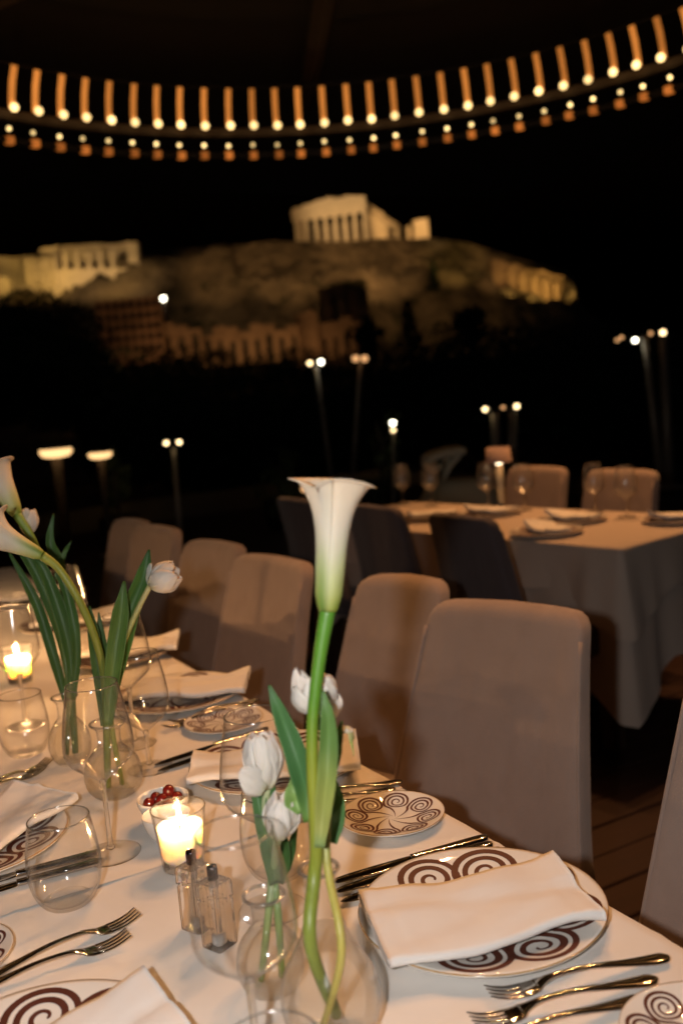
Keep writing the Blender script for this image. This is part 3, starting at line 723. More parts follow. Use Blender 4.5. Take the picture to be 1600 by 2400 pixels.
# ------------------------------------------------------------------ tables and cloths
tb = thing('dining_table', 'long dining table under the white cloth, set for dinner', 'table', (.355, 2.3, 0))
b = MB(); b.box((-.375, -2.0, .715), (.375, 2.0, .742)); b.build('table_top', M['wood_dark'], tb, smooth=False)
for sx in (-1, 1):
    for sy in (-1.9, -.6, .7, 1.9):
        b = MB(); b.box((sx*.32-.025, sy-.025, 0), (sx*.32+.025, sy+.025, .714)); b.build('leg', M['wood_dark'], tb, smooth=False)
X0, X1 = -.025, .740
def cloth(name, Y0, Y1, z, drop, label, seed, step=.0125, edge_lift=0.):
    xs = [X0-.0]+[X0+(X1-X0)*i/60 for i in range(1, 60)]+[X1]
    ys = [Y0+(Y1-Y0)*i/int((Y1-Y0)/step) for i in range(int((Y1-Y0)/step)+1)]
    drops = [.004, .012, .03, .08, .16, .26, drop]
    V = []; nd = len(drops)
    nv = len(xs)+2*nd
    for y in ys:
        row = []
        yy = y+.008*vnoise(3*y, 1.3*seed, seed)
        def top(x):
            zz = z+.0016*vnoise(x*9, y*7, seed)+.0011*vnoise(x*25+y*9, y*21-6*x, seed+2)
            for fx in (.17, .545): zz += .0018*math.exp(-((x-fx-.004*math.sin(y*4))/.005)**2)
            for fy in (.74, 1.02, 1.62, 2.05): zz += .0016*math.exp(-((y-fy-.006*math.sin(x*7))/.006)**2)
            if edge_lift and y-Y0 < .05: zz += edge_lift*math.exp(-((y-Y0)/.012)**2)*(.5+.5*vnoise(x*14, 2, seed))
            return zz
        yj = y+(.010*vnoise(0, 0)+0)
        for d in reversed(drops):
            w = .014*math.sin(y*9+seed)*d/drop+.02*d/drop
            row.append((X0-min(.012, d)-max(0, w), y, z-d))
        for x in xs: row.append((x, y+(.012*vnoise(x*5, 3, seed)+.02*(x-.3) if y == Y0 else 0), top(x)))
        for d in drops:
            w = .014*math.sin(y*8+seed)*d/drop+.02*d/drop
            row.append((X1+min(.012, d)+max(0, w), y, z-d))
        V += row
    o = mesh_obj(name, V, grid_faces(len(ys), nv), M['cloth'])
    return tag(o, label, 'tablecloth')
cloth('tablecloth', .22, 1.42, .7465, .30, 'white tablecloth under the plate with the folded napkin nearest the camera', 1)
cloth('tablecloth', 1.245, 4.30, .7482, .30, 'white tablecloth overlapping the nearer one, running to the far table end', 4, .02, .0022)
TZ = .7475   # top of the cloth, near part
TZ2 = .7497

# back table, turned a little against the long one; its own frame starts at the near cloth corner
BA = R(9.5); BO = Vector((2.395, 2.478, 0))
bt = thing('dining_table', 'second dining table standing at the back right under a pale cloth', 'table', BO, BA)
b = MB(); b.box((.01, .01, .715), (.71, 1.84, .741)); b.build('table_top', M['wood_dark'], bt, smooth=False)
for sx in (.06, .66):
    for sy in (.12, 1.73):
        b = MB(); b.box((sx-.03, sy-.03, 0), (sx+.03, sy+.03, .714)); b.build('leg', M['wood_dark'], bt, smooth=False)
def square_cloth(name, x0, x1, y0, y1, z, drop, corner, label, waves, seed, mt_):
    """cloth over a rectangle: sides fall, corners fall lower in folded points"""
    per = []
    N = 400; Lx, Ly = x1-x0, y1-y0; P_ = 2*(Lx+Ly)
    for k in range(N):
        s = P_*k/N
        if s < Lx: p = (x0+s, y0); nrm = (0, -1); cd = min(s, Lx-s)
        elif s < Lx+Ly: p = (x1, y0+s-Lx); nrm = (1, 0); cd = min(s-Lx, Lx+Ly-s)
        elif s < 2*Lx+Ly: p = (x1-(s-Lx-Ly), y1); nrm = (0, 1); cd = min(s-Lx-Ly, 2*Lx+Ly-s)
        else: p = (x0, y1-(s-2*Lx-Ly)); nrm = (-1, 0); cd = min(s-2*Lx-Ly, P_-s)
        per.append((p, nrm, cd, s))
    V = [((x0+x1)/2, (y0+y1)/2, z)]; F = []
    rows = [0, .02, .08, .2, .4, .6, .8, 1.]
    cx_, cy_ = (x0+x1)/2, (y0+y1)/2
    lv = []
    for f in (.5, .92):
        lv.append([(cx_+(p[0]-cx_)*f, cy_+(p[1]-cy_)*f, z+.0006*vnoise(p[0]*9*f, p[1]*9*f, seed)) for p, nrm, cd, s in per])
    for f in rows:
        r_ = []
        for p, nrm, cd, s in per:
            dl = drop+corner*max(0, 1-cd/.26)
            out = .006+f*(.012+.018*math.sin(s*waves+seed)*min(1, cd/.12)+.055*math.exp(-(cd/.07)**2)) + .03*f*math.exp(-((cd-.13)/.05)**2)
            v = (p[0]-cx_, p[1]-cy_); q = 1. if cd > .03 else .99
            dirx, diry = nrm
            if cd < .09:
                w = 1-cd/.09; dg = Vector((math.copysign(1, v[0]), math.copysign(1, v[1]))).normalized()
                dirx, diry = nrm[0]*(1-w*.6)+dg[0]*w*.6, nrm[1]*(1-w*.6)+dg[1]*w*.6
            r_.append((p[0]+dirx*out*(f > 0), p[1]+diry*out*(f > 0), z-dl*f-(.0 if f else 0)))
        lv.append(r_)
    for r_ in lv: V += r_
    for k in range(N): F.append((0, 1+k, 1+(k+1) % N))
    for i in range(len(lv)-1):
        for k in range(N):
            a = 1+i*N+k; b = 1+i*N+(k+1) % N; F.append((a, a+N, b+N, b))
    return tag(mesh_obj(name, V, F, mt_), label, 'tablecloth')
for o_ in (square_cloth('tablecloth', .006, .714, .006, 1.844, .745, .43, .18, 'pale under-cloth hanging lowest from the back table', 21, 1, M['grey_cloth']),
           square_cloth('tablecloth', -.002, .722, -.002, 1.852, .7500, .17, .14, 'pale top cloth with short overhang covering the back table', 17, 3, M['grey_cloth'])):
    o_.location = BO; o_.rotation_euler = (0, 0, BA)

# ------------------------------------------------------------------ chairs
def chair(loc, rz, label, group, mt_='chair', ztop=.90, wt=.385, wb=.46, recl=.10, first=[None]):
    """faces local -x; backrest at local x = 0"""
    t = thing('dining_chair', label, 'chair', (loc[0], loc[1], 0), rz, group)
    zs = [.40, .46, .52, .60, .68, .75, .80, ztop-.075, ztop-.05, ztop-.03, ztop-.015, ztop-.005, ztop]
    V = []; n = 40; th = .031
    for z in zs:
        f = (z-.40)/(ztop-.40)
        w = wb+(wt-wb)*f**.8
        rc = .042; k = max(0, (z-(ztop-rc))/rc)
        hw = w/2-rc+rc*math.sqrt(max(0, 1-k**2.2)); hw = max(hw, .02)
        tt = th*(1-.12*f)*(math.sqrt(max(.0, 1-max(0, (z-(ztop-.022))/.022)**2)) if z < ztop else .12)
        x = recl*(f**1.25)*.9
        for i in range(n):
            a = 2*math.pi*i/n; ca, sa = math.cos(a), math.sin(a)
            e = .35
            px = tt*math.copysign(abs(ca)**e, ca); py = hw*math.copysign(abs(sa)**.22, sa)
            bow = -.018*(1-(py/(w/2))**2)     # the back is slightly hollow
            V.append((x+px-bow-.018+.003*vnoise(py*14, z*11, loc[1]), py, z+.004*(1-(py/hw)**2 if hw > .05 else 0)))
    F = grid_faces(len(zs), n, True); F.append(tuple((len(zs)-1)*n+i for i in range(n))); F.append(tuple(reversed(range(n))))
    bk = mesh_obj('backrest', V, F, M[mt_], t)
    for side in (-1, 1):
        pts = []
        for z in zs[:9]:
            f = (z-.40)/(ztop-.40); w = wb+(wt-wb)*f**.8
            k = max(0, (z-(ztop-.042))/.042); hw = w/2-.042+.042*math.sqrt(max(0, 1-k**2.2))
            pts.append((recl*(f**1.25)*.9-th*(1-.12*f)*.93-.016+.004, side*(hw-.004), z))
        s_ = MB(); s_.tube(pts, .0042, 8); s_.build('piping', M[mt_], bk)
    # seat
    V = []; zz = [.36, .365, .375, .43, .455, .47, .475]; ins = [.02, .008, 0, 0, .004, .02, .06]
    for z, q in zip(zz, ins):
        for i in range(n):
            a = 2*math.pi*i/n; ca, sa = math.cos(a), math.sin(a)
            V.append((-.225+(.225-q)*math.copysign(abs(ca)**.3, ca)-.01, (wb/2-q)*math.copysign(abs(sa)**.3, sa), z))
    F = grid_faces(len(zz), n, True); F.append(tuple((len(zz)-1)*n+i for i in range(n))); F.append(tuple(reversed(range(n))))
    mesh_obj('seat', V, F, M[mt_], t)
    for lx_ in (-.41, -.03):
        for ly_ in (-1, 1):
            l_ = MB(); l_.tube([(lx_, ly_*(wb/2-.04), 0), (lx_, ly_*(wb/2-.045), .359)], [.014, .022], 4); l_.build('leg', M['wood_dark'], t, smooth=False)
    return t
gR = 'taupe chairs along the right side of the long table'
chair((1.085, .845), R(14), 'taupe chair at the lower right corner, nearest the camera', gR, wt=.36, wb=.48, recl=.15)
chair((1.085, 1.53), R(20), 'large taupe upholstered chair behind the nearest set plate', gR, wt=.355, wb=.47, recl=.17)
chair((1.12, 1.965), R(20), 'taupe chair with the calla lily shadow on its back', gR, wt=.25, wb=.39, recl=.16)
chair((1.05, 2.56), R(8), 'taupe chair directly left of the tall calla flower', gR, wt=.37, wb=.46, recl=.14)
chair((1.10, 3.05), R(10), 'reddish taupe chair, third from the calla lily towards the far end', gR, wt=.33)
chair((1.12, 3.70), R(8), 'orange lit taupe chair, second from the far end of the row', gR, wt=.34)
chair((1.13, 4.06), R(8), 'taupe chair farthest along the row, mostly hidden by its neighbour', gR, wt=.30)
gB = 'chairs at the back table'
chair((2.05, 2.80), R(180), 'shaded chair seen from behind at the back table, nearest the cloth corner', gB, 'chair_shaded', wt=.36)
chair((2.05, 3.40), R(180), 'shaded chair seen from behind, partly hidden by the calla flower', gB, 'chair_shaded')
chair((2.02, 4.00), R(180), 'shaded chair seen from behind, left of the calla flower tip', gB, 'chair_shaded')
chair((3.16, 3.88), R(4), 'brown chair facing us behind the table lamp', gB)
chair((3.16, 3.30), R(4), 'brown chair facing us across the back table, right of the lamp', gB)

# cream lounge shell behind the back table
lo = at(1045, 1185, 6.6)
t = thing('lounge_chair', 'cream curved lounge chair in the dark behind the back table', 'chair', (lo.x, lo.y, 0), -YAW)
u = 6.6/2333
def shell(path, width, th, nm):
    P_ = smooth_curve([(a, b) for a, b in path], 26); V = []
    for i, p in enumerate(P_):
        for sy in (-1, 1):
            V += [(p[0], sy*width/2, p[1]), (p[0], sy*width/2, p[1]+th)]
    F = []
    for i in range(len(P_)-1):
        a = i*4; b = a+4
        F += [(a, b, b+1, a+1), (a+2, a+3, b+3, b+2), (a+1, b+1, b+3, a+3), (a, a+2, b+2, b)]
    F += [(0, 1, 3, 2), tuple(len(V)-4+k for k in (0, 2, 3, 1))]
    return mesh_obj(nm, V, F, M['cream'], t)
zb = lo.z
shell([(.13, zb+.345), (.02, zb+.34), (-.08, zb+.315), (-.125, zb+.275), (-.10, zb+.245), (-.03, zb+.255)], .45, .035, 'headrest')
shell([(.10, zb+.33), (.04, zb+.27), (-.02, zb+.18), (-.03, zb+.10)], .42, .03, 'back')
s_ = MB(); s_.lathe([(.20, .0), (.30, .25), (.27, zb+.06), (.20, zb+.15), (.10, zb+.17)], 24); s_.build('seat', M['cream'], t, loc=(.10, 0, 0))

# ------------------------------------------------------------------ china
def plate_profile(r):
    k = .72 if r > .1 else .55
    return [(a, b*k) for a, b in [(.003, .006), (r*.60, .0062), (r*.67, .0085), (r*.80, .0150), (r*.96, .0215), (r*.995, .0225), (r, .0205), (r*.985, .0165), (r*.80, .0095), (r*.66, .0030), (r*.60, .0), (r*.56, .0), (r*.54, .003), (.003, .003)]]
def plate_z(q, r):
    P_ = plate_profile(r)[:6]
    return float(np.interp(q, [a for a, b in P_], [b for a, b in P_]))
def spiral_mesh(r, n, rc, rs, turns, wmax, tail, phase=0.):
    V, F = [], []
    for k in range(n):
        a0 = 2*math.pi*k/n+phase; jit = random.uniform(-.03, .03)
        pts = []
        for i in range(90):
            f = i/89; th = turns*2*math.pi*f
            q = rs*(.06+.94*f**.85)
            al = th-turns*2*math.pi+math.pi*.86
            x = rc+q*math.cos(al)*1.0; y = q*math.sin(al)*1.05
            w = wmax*(.38+.62*min(1, f*2.2))*(1+.1*math.sin(7*f+k))
            pts.append((x, y, w))
        # outer turn runs on as a tapering tail towards the middle
        x, y, w = pts[-1]; x2, y2, _ = pts[-4]
        hd = math.atan2(y-y2, x-x2); sp = .0022*r/.075
        for i in range(tail):
            f = i/tail; hd += -.062*(1-.5*f)
            x += sp*math.cos(hd); y += sp*math.sin(hd); pts.append((x, y, wmax*(1-f)**1.2+.0002))
        base = len(V); m_ = len(pts)
        for i, (x, y, w) in enumerate(pts):
            xa, ya, _ = pts[max(0, i-1)]; xb, yb, _ = pts[min(m_-1, i+1)]
            dx, dy = xb-xa, yb-ya; L = math.hypot(dx, dy) or 1; nx, ny = -dy/L, dx/L
            for s in (-1, 0, 1):
                X, Y = x+nx*w*.5*s, y+ny*w*.5*s
                q = math.hypot(X, Y)
                if q > r*.985: X *= r*.985/q; Y *= r*.985/q; q = r*.985
                c, sn = math.cos(a0+jit), math.sin(a0+jit)
                V.append((X*c-Y*sn, X*sn+Y*c, plate_z(q, r)+.00035))
        for i in range(m_-1):
            for s in (0, 1): a = base+i*3+s; F.append((a, a+3, a+4, a+1))
    return V, F
def make_plate(name, r, n, rc, rs, turns, w, tail, label, cat, loc, rz, group):
    t = thing(name, label, cat, loc, rz, group)
    s_ = MB(); s_.lathe(plate_profile(r), 72, cap0=True, cap1=True); s_.build('dish', M['china'], t)
    V, F = spiral_mesh(r, n, rc, rs, turns, w, tail); mesh_obj('painted_spirals', V, F, M['brown'], t)
    s_ = MB(); seg = 72; kz = .72 if r > .1 else .55; P_ = [(r*.9925, .0226*kz+.0002), (r*.9985, .0226*kz+.0001), (r*1.001, .0208*kz)]; s_.lathe(P_, seg, cap0=False, cap1=False); s_.build('rim_line', M['gilt'], t)
    return t
gP = 'large spiral plates'; gS = 'small spiral side plates'
def phase(px, py, cx, cy): q = on(px, py, .768); return math.degrees(math.atan2(q.y-cy, q.x-cx))
big = make_plate('dinner_plate', .140, 8, .095, .040, 2.75, .0078, 16, 'large brown-spiral plate nearest the camera on the right, under a folded napkin', 'plate', (.612, .882, TZ), R(phase(1058, 2069, .612, .882)), gP)
sml = make_plate('side_plate', .0745, 8, .0505, .0190, 2.9, .0032, 15, 'small brown-spiral side plate between the knives and the next setting, nothing on it', 'plate', (.668, 1.165, TZ), R(5), gS)
def P(x, y, z, rz, label): return dup(big, (x, y, z), R(rz), label)
def S(x, y, z, rz, label): return dup(sml, (x, y, z), R(rz), label)
S(.640, .590, TZ, 40, 'small spiral side plate cut off by the lower right corner')
P(.622, 1.455, TZ2, 30, 'large spiral plate with napkin behind the calla leaves')
S(.640, 1.72, TZ2, 18, 'blurred small side plate behind the wine glass rim')
P(.63, 1.955, TZ2, 50, 'blurred large plate with napkin, second behind the calla lily')
P(.63, 2.40, TZ2, 15, 'blurred large plate with a pointed napkin, third behind the calla lily')
P(.63, 2.88, TZ2, 15, 'blurred orange lit plate near the far end of the table')
P(.63, 3.40, TZ2, 25, 'faint plate at the far end of the right row')
P(.120, .895, TZ, phase(95, 2343, .12, .895), 'large spiral plate in the lower left corner, napkin across it')
P(.145, 1.475, TZ2, 100, 'large spiral plate with napkin at the left edge behind the stemless tumbler')
S(.075, 1.168, TZ, 10, 'small spiral plate cut off by the left edge above the forks')
P(.12, 2.05, TZ2, 20, 'blurred left-row plate next to the second candle')

# folded napkins
def napkin(name, label, c, rz, L, W, zc, seed, lift=0., bend=.0, group='folded white napkins on the plates'):
    t1 = .0015; g_ = .0032; V = []; F = []; nu = 44
    for (za, zb_, inset) in ((0., 3*g_, 0.), (g_, 2*g_, .006)):
        rr2 = (zb_-za)/2; mid = []
        for i in range(15): mid.append((W/2-.003*(za > 0)-(W-inset)*i/14, za))
        for i in range(1, 8): a = math.pi*i/8; mid.append((-W/2+inset-rr2*1.25*math.sin(a), za+rr2-rr2*math.cos(a)))
        for i in range(15): mid.append((-W/2+inset+(W-inset-.002)*i/14, zb_+.0012*math.sin(math.pi*i/14)))
        off = []
        for i, p in enumerate(mid):
            a = mid[max(0, i-1)]; b = mid[min(len(mid)-1, i+1)]; d = math.hypot(b[0]-a[0], b[1]-a[1]) or 1
            off.append((-(b[1]-a[1])/d, (b[0]-a[0])/d))
        loop = [(p[0]+o[0]*t1/2, p[1]+o[1]*t1/2) for p, o in zip(mid, off)]+[(p[0]-o[0]*t1/2, p[1]-o[1]*t1/2) for p, o in reversed(list(zip(mid, off)))]
        nl = len(loop); n0 = len(V); F2 = []
        for i in range(nu):
            f = i/(nu-1); x = (f-.5)*L
            for (w, z) in loop:
                ww = w*(1+.05*math.sin(f*5+seed))+bend*(f-.5)**2*L+.004*math.sin(f*9+seed)
                sag = .0055*vnoise(f*4.2+seed, w*22+seed, seed)+.0026*vnoise(f*9-w*34, w*40+seed, seed+3)-.006*max(0, abs(2*f-1)-.72)/.28*(w < 0)-.004*math.exp(-((w-.018*math.sin(f*4+seed)-.01)/.012)**2)
                zz = z*(1+.9*lift*max(0, f-.6))+zc+sag*.8+(.0009 if (f < .07 or f > .93) and z > 2.5*g_ else 0)+.010*(2*f-1)**2*.5+.045*lift*max(0, (f-.80))*max(0, .5+w/W)*2
                V.append((x+.05*w*math.sin(seed)*.6, ww, zz))
        F2 = grid_faces(nu, nl, True)
        for i in range(nl//2-1):
            F2 += [(i, i+1, nl-2-i, nl-1-i), tuple((nu-1)*nl+k for k in (nl-1-i, nl-2-i, i+1, i))]
        F += [tuple(k+n0 for k in f) for f in F2]
    o = mesh_obj(name, V, F, M['napkin']); o.location = (c[0], c[1], c[2]); o.rotation_euler = (0, 0, rz)
    return tag(o, label, 'napkin', group)
napkin('napkin', 'folded white napkin lying across the nearest plate on the right', (.592, .862, TZ), R(-16), .238, .135, .0205, 1, .25)
na, nb_ = on(60, 2402, .785), on(332, 2279, .785); nd_ = (nb_-na).normalized(); nc = nb_-nd_*.115+Vector((nd_.y, -nd_.x, 0))*.055
napkin('napkin', 'folded white napkin on the plate in the lower left corner', (nc.x, nc.y, TZ), math.atan2(nd_.y, nd_.x), .23, .11, .0185, 2, .5)
napkin('napkin', 'folded white napkin on the left-edge plate behind the stemless tumbler', (.175, 1.465, TZ2), R(40), .24, .11, .0185, 3, .6)
napkin('napkin', 'folded white napkin on the plate behind the calla leaves', (.61, 1.425, TZ2), R(-28), .27, .115, .0185, 4, .5)
napkin('napkin', 'blurred white napkin on the second plate behind the calla lily', (.655, 1.945, TZ2), R(-32), .25, .12, .0185, 5, .25)
napkin('napkin', 'blurred white napkin with raised tip on the third plate behind the calla lily', (.66, 2.39, TZ2), R(-25), .25, .12, .0185, 6, .5)
napkin('napkin', 'blurred napkin with an orange lit tip near the far table end', (.66, 2.87, TZ2), R(-25), .25, .12, .0185, 7, .5)
napkin('napkin', 'faint napkin at the far end of the table', (.62, 3.39, TZ2), R(-25), .22, .10, .0185, 8, .5)

# ------------------------------------------------------------------ cutlery (local +x runs to the business end)
def ribbon(path, th, name, parent, mt_, seg=5):
    """path of (x, z, halfwidth); flat rounded bar"""
    P_ = path; V = []; n = 2*seg
    for x, z, hw in P_:
        for i in range(n):
            a = 2*math.pi*i/n; ca, sa = math.cos(a), math.sin(a)
            V.append((x, hw*math.copysign(abs(ca)**.7, ca), z+th/2*math.copysign(abs(sa)**.9, sa)))
    F = grid_faces(len(P_), n, True)+[tuple(reversed(range(n))), tuple((len(P_)-1)*n+i for i in range(n))]
    return mesh_obj(name, V, F, mt_, parent)
def make_fork(label, loc, rz, L=.195):
    t = thing('fork', label, 'fork', loc, rz, 'forks on the long table'); s = L/.195
    hp = smooth_curve([(-.098*s, .004, .0035), (-.092*s, .0045, .0088), (-.078*s, .005, .0092), (-.05*s, .008, .0058), (-.01*s, .013, .0034), (.025*s, .0125, .0032), (.04*s, .009, .006), (.047*s, .006, .0105)], 34)
    ribbon(hp, .0042, 'handle', t, M['steel'])
    hd = smooth_curve([(.0465*s, .006, .0104), (.054*s, .0045, .0118), (.062*s, .004, .0122)], 8)
    ribbon(hd, .0024, 'head', t, M['steel'])
    for k in range(4):
        y = (-1.5+k)*.0064
        tp = [(x*s, z, w) for x, z, w in smooth_curve([(.061, .004, .0021), (.075, .0045, .0019), (.088, .0075, .0016), (.098, .0115, .0006)], 10)]
        o = ribbon(tp, .002, 'tine', t, M['steel'], 3); o.location = (0, y, 0)
    return t
def make_knife(label, loc, rz, L=.225):
    t = thing('knife', label, 'knife', loc, rz, 'knives on the long table'); s = L/.225
    hp = [(x*s, z, w) for x, z, w in smooth_curve([(-.112, .006, .003), (-.108, .006, .0078), (-.09, .006, .0092), (-.05, .006, .0078), (-.01, .006, .0066), (-.002, .006, .0062)], 24)]
    ribbon(hp, .0085, 'handle', t, M['steel'])
    bp = [(x*s, z, w) for x, z, w in smooth_curve([(-.003, .006, .0062), (.004, .005, .0095), (.05, .004, .0105), (.085, .0035, .0095), (.104, .003, .0060), (.112, .003, .0012)], 22)]
    ribbon(bp, .0018, 'blade', t, M['steel'])
    return t
def lay(make, px0, py0, px1, py1, z, label, L=None):
    """from the handle end to the tip"""
    a = on(px0, py0, z+.004); b = on(px1, py1, z+.006); c = (a+b)/2; d = b-a
    return make(label, (c.x, c.y, z), math.atan2(d.y, d.x), *( [L] if L else []))
lay(make_knife, 1140, 1966, 770, 2064, TZ, 'knife beside the nearest plate, outermost next to the small side plate', .225)
lay(make_knife, 1158, 1980, 770, 2088, TZ, 'middle one of the three knives beside the nearest plate', .225)
lay(make_knife, 1182, 1992, 785, 2112, TZ, 'knife lying closest to the nearest plate', .225)
lay(make_fork, 1556, 2245, 1152, 2332, TZ, 'fork lying closest below the nearest plate', .195)
lay(make_fork, 1526, 2296, 1115, 2396, TZ, 'middle fork of the three below the nearest plate', .195)
lay(make_fork, 1500, 2342, 1080, 2470, TZ, 'fork half under the lower right side plate', .195)
lay(make_fork, -20, 2290, 286, 2160, TZ, 'upper fork of the crossed pair at the lower left', .195)
lay(make_fork, -60, 2330, 254, 2212, TZ, 'lower fork of the crossed pair at the lower left', .195)
lay(make_knife, 182, 2014, -120, 2088, TZ2, 'upper knife seen through the stemless tumbler', .225)
lay(make_knife, 186, 2034, -120, 2112, TZ2, 'lower knife seen through the stemless tumbler', .225)
lay(make_fork, -70, 1868, 80, 1800, TZ2, 'upper blurred fork at the left edge', .195)
lay(make_fork, -80, 1880, 52, 1822, TZ2, 'lower blurred fork at the left edge', .195)
lay(make_fork, 906, 1838, 690, 1880, TZ, 'upper fork between the calla leaves and the small side plate', .195)
lay(make_fork, 888, 1856, 670, 1900, TZ, 'middle fork between the calla leaves and the small side plate', .195)
lay(make_fork, 868, 1874, 660, 1918, TZ, 'lower fork between the calla leaves and the small side plate', .195)
lay(make_knife, 590, 1722, 404, 1776, TZ2, 'upper dark knife beside the napkin plate behind the wine glass', .225)
lay(make_knife, 600, 1732, 410, 1790, TZ2, 'lower dark knife beside the napkin plate behind the wine glass', .225)
lay(make_fork, 588, 1644, 420, 1690, TZ2, 'upper blurred fork in front of the second napkin plate', .195)
lay(make_fork, 570, 1656, 410, 1700, TZ2, 'lower blurred fork in front of the second napkin plate', .195)

# ------------------------------------------------------------------ glassware
def wine_glass(loc, label, s=1., hs=1., hazy=False):
    t = thing('wine_glass', label, 'glass', loc, 0, 'wine glasses on the long table'); k = s
    z0 = .105*hs
    bo = smooth_curve([(.0035, z0-.002), (.008, z0+.003), (.022, z0+.014), (.038, z0+.027), (.0455, z0+.038), (.0475, z0+.050), (.0462, z0+.070), (.0425, z0+.095), (.038, z0+.118), (.0345, z0+.136)], 34)
    inn = [(max(.002, r-.0012), z+.0007) for r, z in reversed(bo)]
    prof = [(r*k, z) for r, z in bo]+[(.0342*k, z0+.1366)]+[(r*k, z) for r, z in inn]
    s_ = MB(); s_.lathe(prof, 56, cap0=False, cap1=False); s_.build('bowl', M['glass_hazy' if hazy else 'glass'], t)
    s_ = MB(); s_.lathe([(.0020, .0065), (.0060, .009), (.0042, .016), (.0034, .035), (.0033, z0*.7), (.0040, z0-.006), (.0055, z0+.001), (.004, z0+.0025)], 20); s_.build('stem', M['glass_stem'], t)
    s_ = MB(); s_.lathe([(.0062, .0085), (.012, .0056), (.025, .0034), (.038*k, .0026), (.0405*k, .0018), (.0398*k, .0008), (.030, .0008), (.01, .0012), (.002, .0012)], 56, cap0=False, cap1=True); s_.build('foot', M['glass'], t)
    s_ = MB(); s_.tube([(.03435*k*math.cos(a), .03435*k*math.sin(a), z0+.1364) for a in np.linspace(0, 2*math.pi, 57)], .0009, 8, caps=False); s_.build('rim', M['glass_rim'], t)
    return t
def tumbler(loc, label, s=1.):
    t = thing('stemless_tumbler', label, 'glass', loc, 0, 'stemless tumblers on the long table')
    bo = smooth_curve([(.021, .001), (.0275, .0025), (.036, .012), (.0425, .028), (.0455, .047), (.0448, .066), (.0415, .090), (.0378, .112)], 30)
    inn = [(r-.0014 if i < 26 else max(.001, r-.003), z+(.001 if z > .02 else .004)) for i, (r, z) in enumerate(reversed(bo))]
    prof = [(r*s, z*s) for r, z in bo]+[(.0372*s, .1127*s)]+[(r*s, z*s) for r, z in inn]
    s_ = MB(); s_.lathe(prof, 56, cap0=True, cap1=True); s_.build('bowl', M['glass'], t)
    s_ = MB(); s_.lathe([(.019*s, .0014), (.0268*s, .0028), (.0310*s, .0068), (.0300*s, .0078), (.020*s, .0066), (.004, .0062)], 48); s_.build('thick_base', M['glass_base'], t)
    s_ = MB(); s_.tube([(.0375*s*math.cos(a), .0375*s*math.sin(a), .1124*s) for a in np.linspace(0, 2*math.pi, 57)], .0009, 8, caps=False); s_.build('rim', M['glass_rim'], t)
    return t
def onp(px, py, z): v = on(px, py, z); return (v.x, v.y, z)
wine_glass(onp(262, 2002, TZ2), 'wine glass with tall stem standing behind the stemless tumbler')
wine_glass(onp(640, 2132, TZ), 'wine glass behind the two white tulips', 1.0)
wine_glass(onp(612, 2560, TZ), 'very blurred wine glass in front of the shakers, closest to the camera', .97)
wine_glass(onp(352, 1802, TZ2), 'blurred wine glass behind the round vase of tall leaves', .95, .62)
wine_glass(onp(318, 1745, TZ2), 'blurred taller wine glass standing next to the second napkin plate', .95)
wine_glass(onp(62, 1702, TZ2), 'blurred wine glass in front of the second candle', .95)
wine_glass(onp(178, 1560, TZ2), 'blurred wine glass beyond the leaning leaves', .95)
wine_glass((.38, 3.0, TZ2), 'faint wine glass at the far end behind the calla stem', .95)
wine_glass((.33, 3.35, TZ2), 'faint wine glass beside the far candle', .95)
tumbler(onp(162, 2118, TZ), 'empty stemless tumbler in front of the knives at the left')
tumbler(onp(655, 2052, TZ), 'stemless tumbler hidden behind the tulip stems')
tumbler((.262, .672, TZ), 'stemless tumbler of which only the rim shows at the bottom edge')
tumbler(onp(64, 1768, TZ2), 'blurred stemless tumbler at the left edge')
tumbler((.33, 2.55, TZ2), 'faint stemless tumbler near the second candle')

# ------------------------------------------------------------------ votive candles
def votive(loc, label, light, s=1.):
    t = thing('votive_candle', label, 'candle', loc, 0, 'votive candles on the long table')
    bo = [(.0265, .0), (.0272, .002), (.029, .02), (.0315, .045), (.0345, .070), (.0362, .082)]
    inn = [(.0348, .0825), (.0332, .070), (.0302, .045), (.0278, .02), (.026, .014), (.003, .012)]
    s_ = MB(); s_.lathe(bo+[(.0358, .0832)]+inn, 56, cap0=True, cap1=True); s_.build('glass_cup', M['glass'], t)
    s_ = MB(); s_.tube([(.0355*math.cos(a), .0355*math.sin(a), .0828) for a in np.linspace(0, 2*math.pi, 57)], .0010, 8, caps=False); s_.build('glass_rim', M['glass_stem'], t)
    s_ = MB(); s_.lathe([(.003, .0008), (.0255, .0008), (.0262, .004), (.0262, .0105), (.022, .0122), (.003, .0115)], 48); s_.build('glass_base', M['glass_stem'], t)
    s_ = MB(); s_.lathe([(.003, .0128), (.0245, .0128), (.0266, .018), (.0290, .045), (.0300, .0590), (.0292, .0602), (.0275, .0585), (.0245, .0535), (.016, .0515), (.002, .0512)], 48); s_.build('wax', M['wax'], t)
    s_ = MB(); s_.tube([(0, 0, .050), (.0004, 0, .057), (.0012, 0, .0625)], .0009, 6); s_.build('wick', M['wick'], t)
    fp = smooth_curve([(.0004, .0585), (.0026, .0620), (.0037, .0670), (.0032, .0755), (.0015, .0860), (.0002, .0940)], 18)
    s_ = MB(); s_.lathe(fp, 16, (.0006, 0, 0)); s_.build('flame', M['flame'], t)
    l_ = lamp('candle_light', 'POINT', (0, 0, 0), light, (1., .54, .225), .004); l_.parent = t; l_.location = (.0008, 0, .0690)
    return t
votive(onp(432, 2032, TZ), 'lit votive candle in a clear glass beside the shakers', 1.25)
votive((.392, 2.36, TZ2), 'second lit votive candle, blurred, behind the leaning leaves', 4.6)
votive((.27, 2.66, TZ2), 'third lit votive candle cut off by the left edge', 4.6)
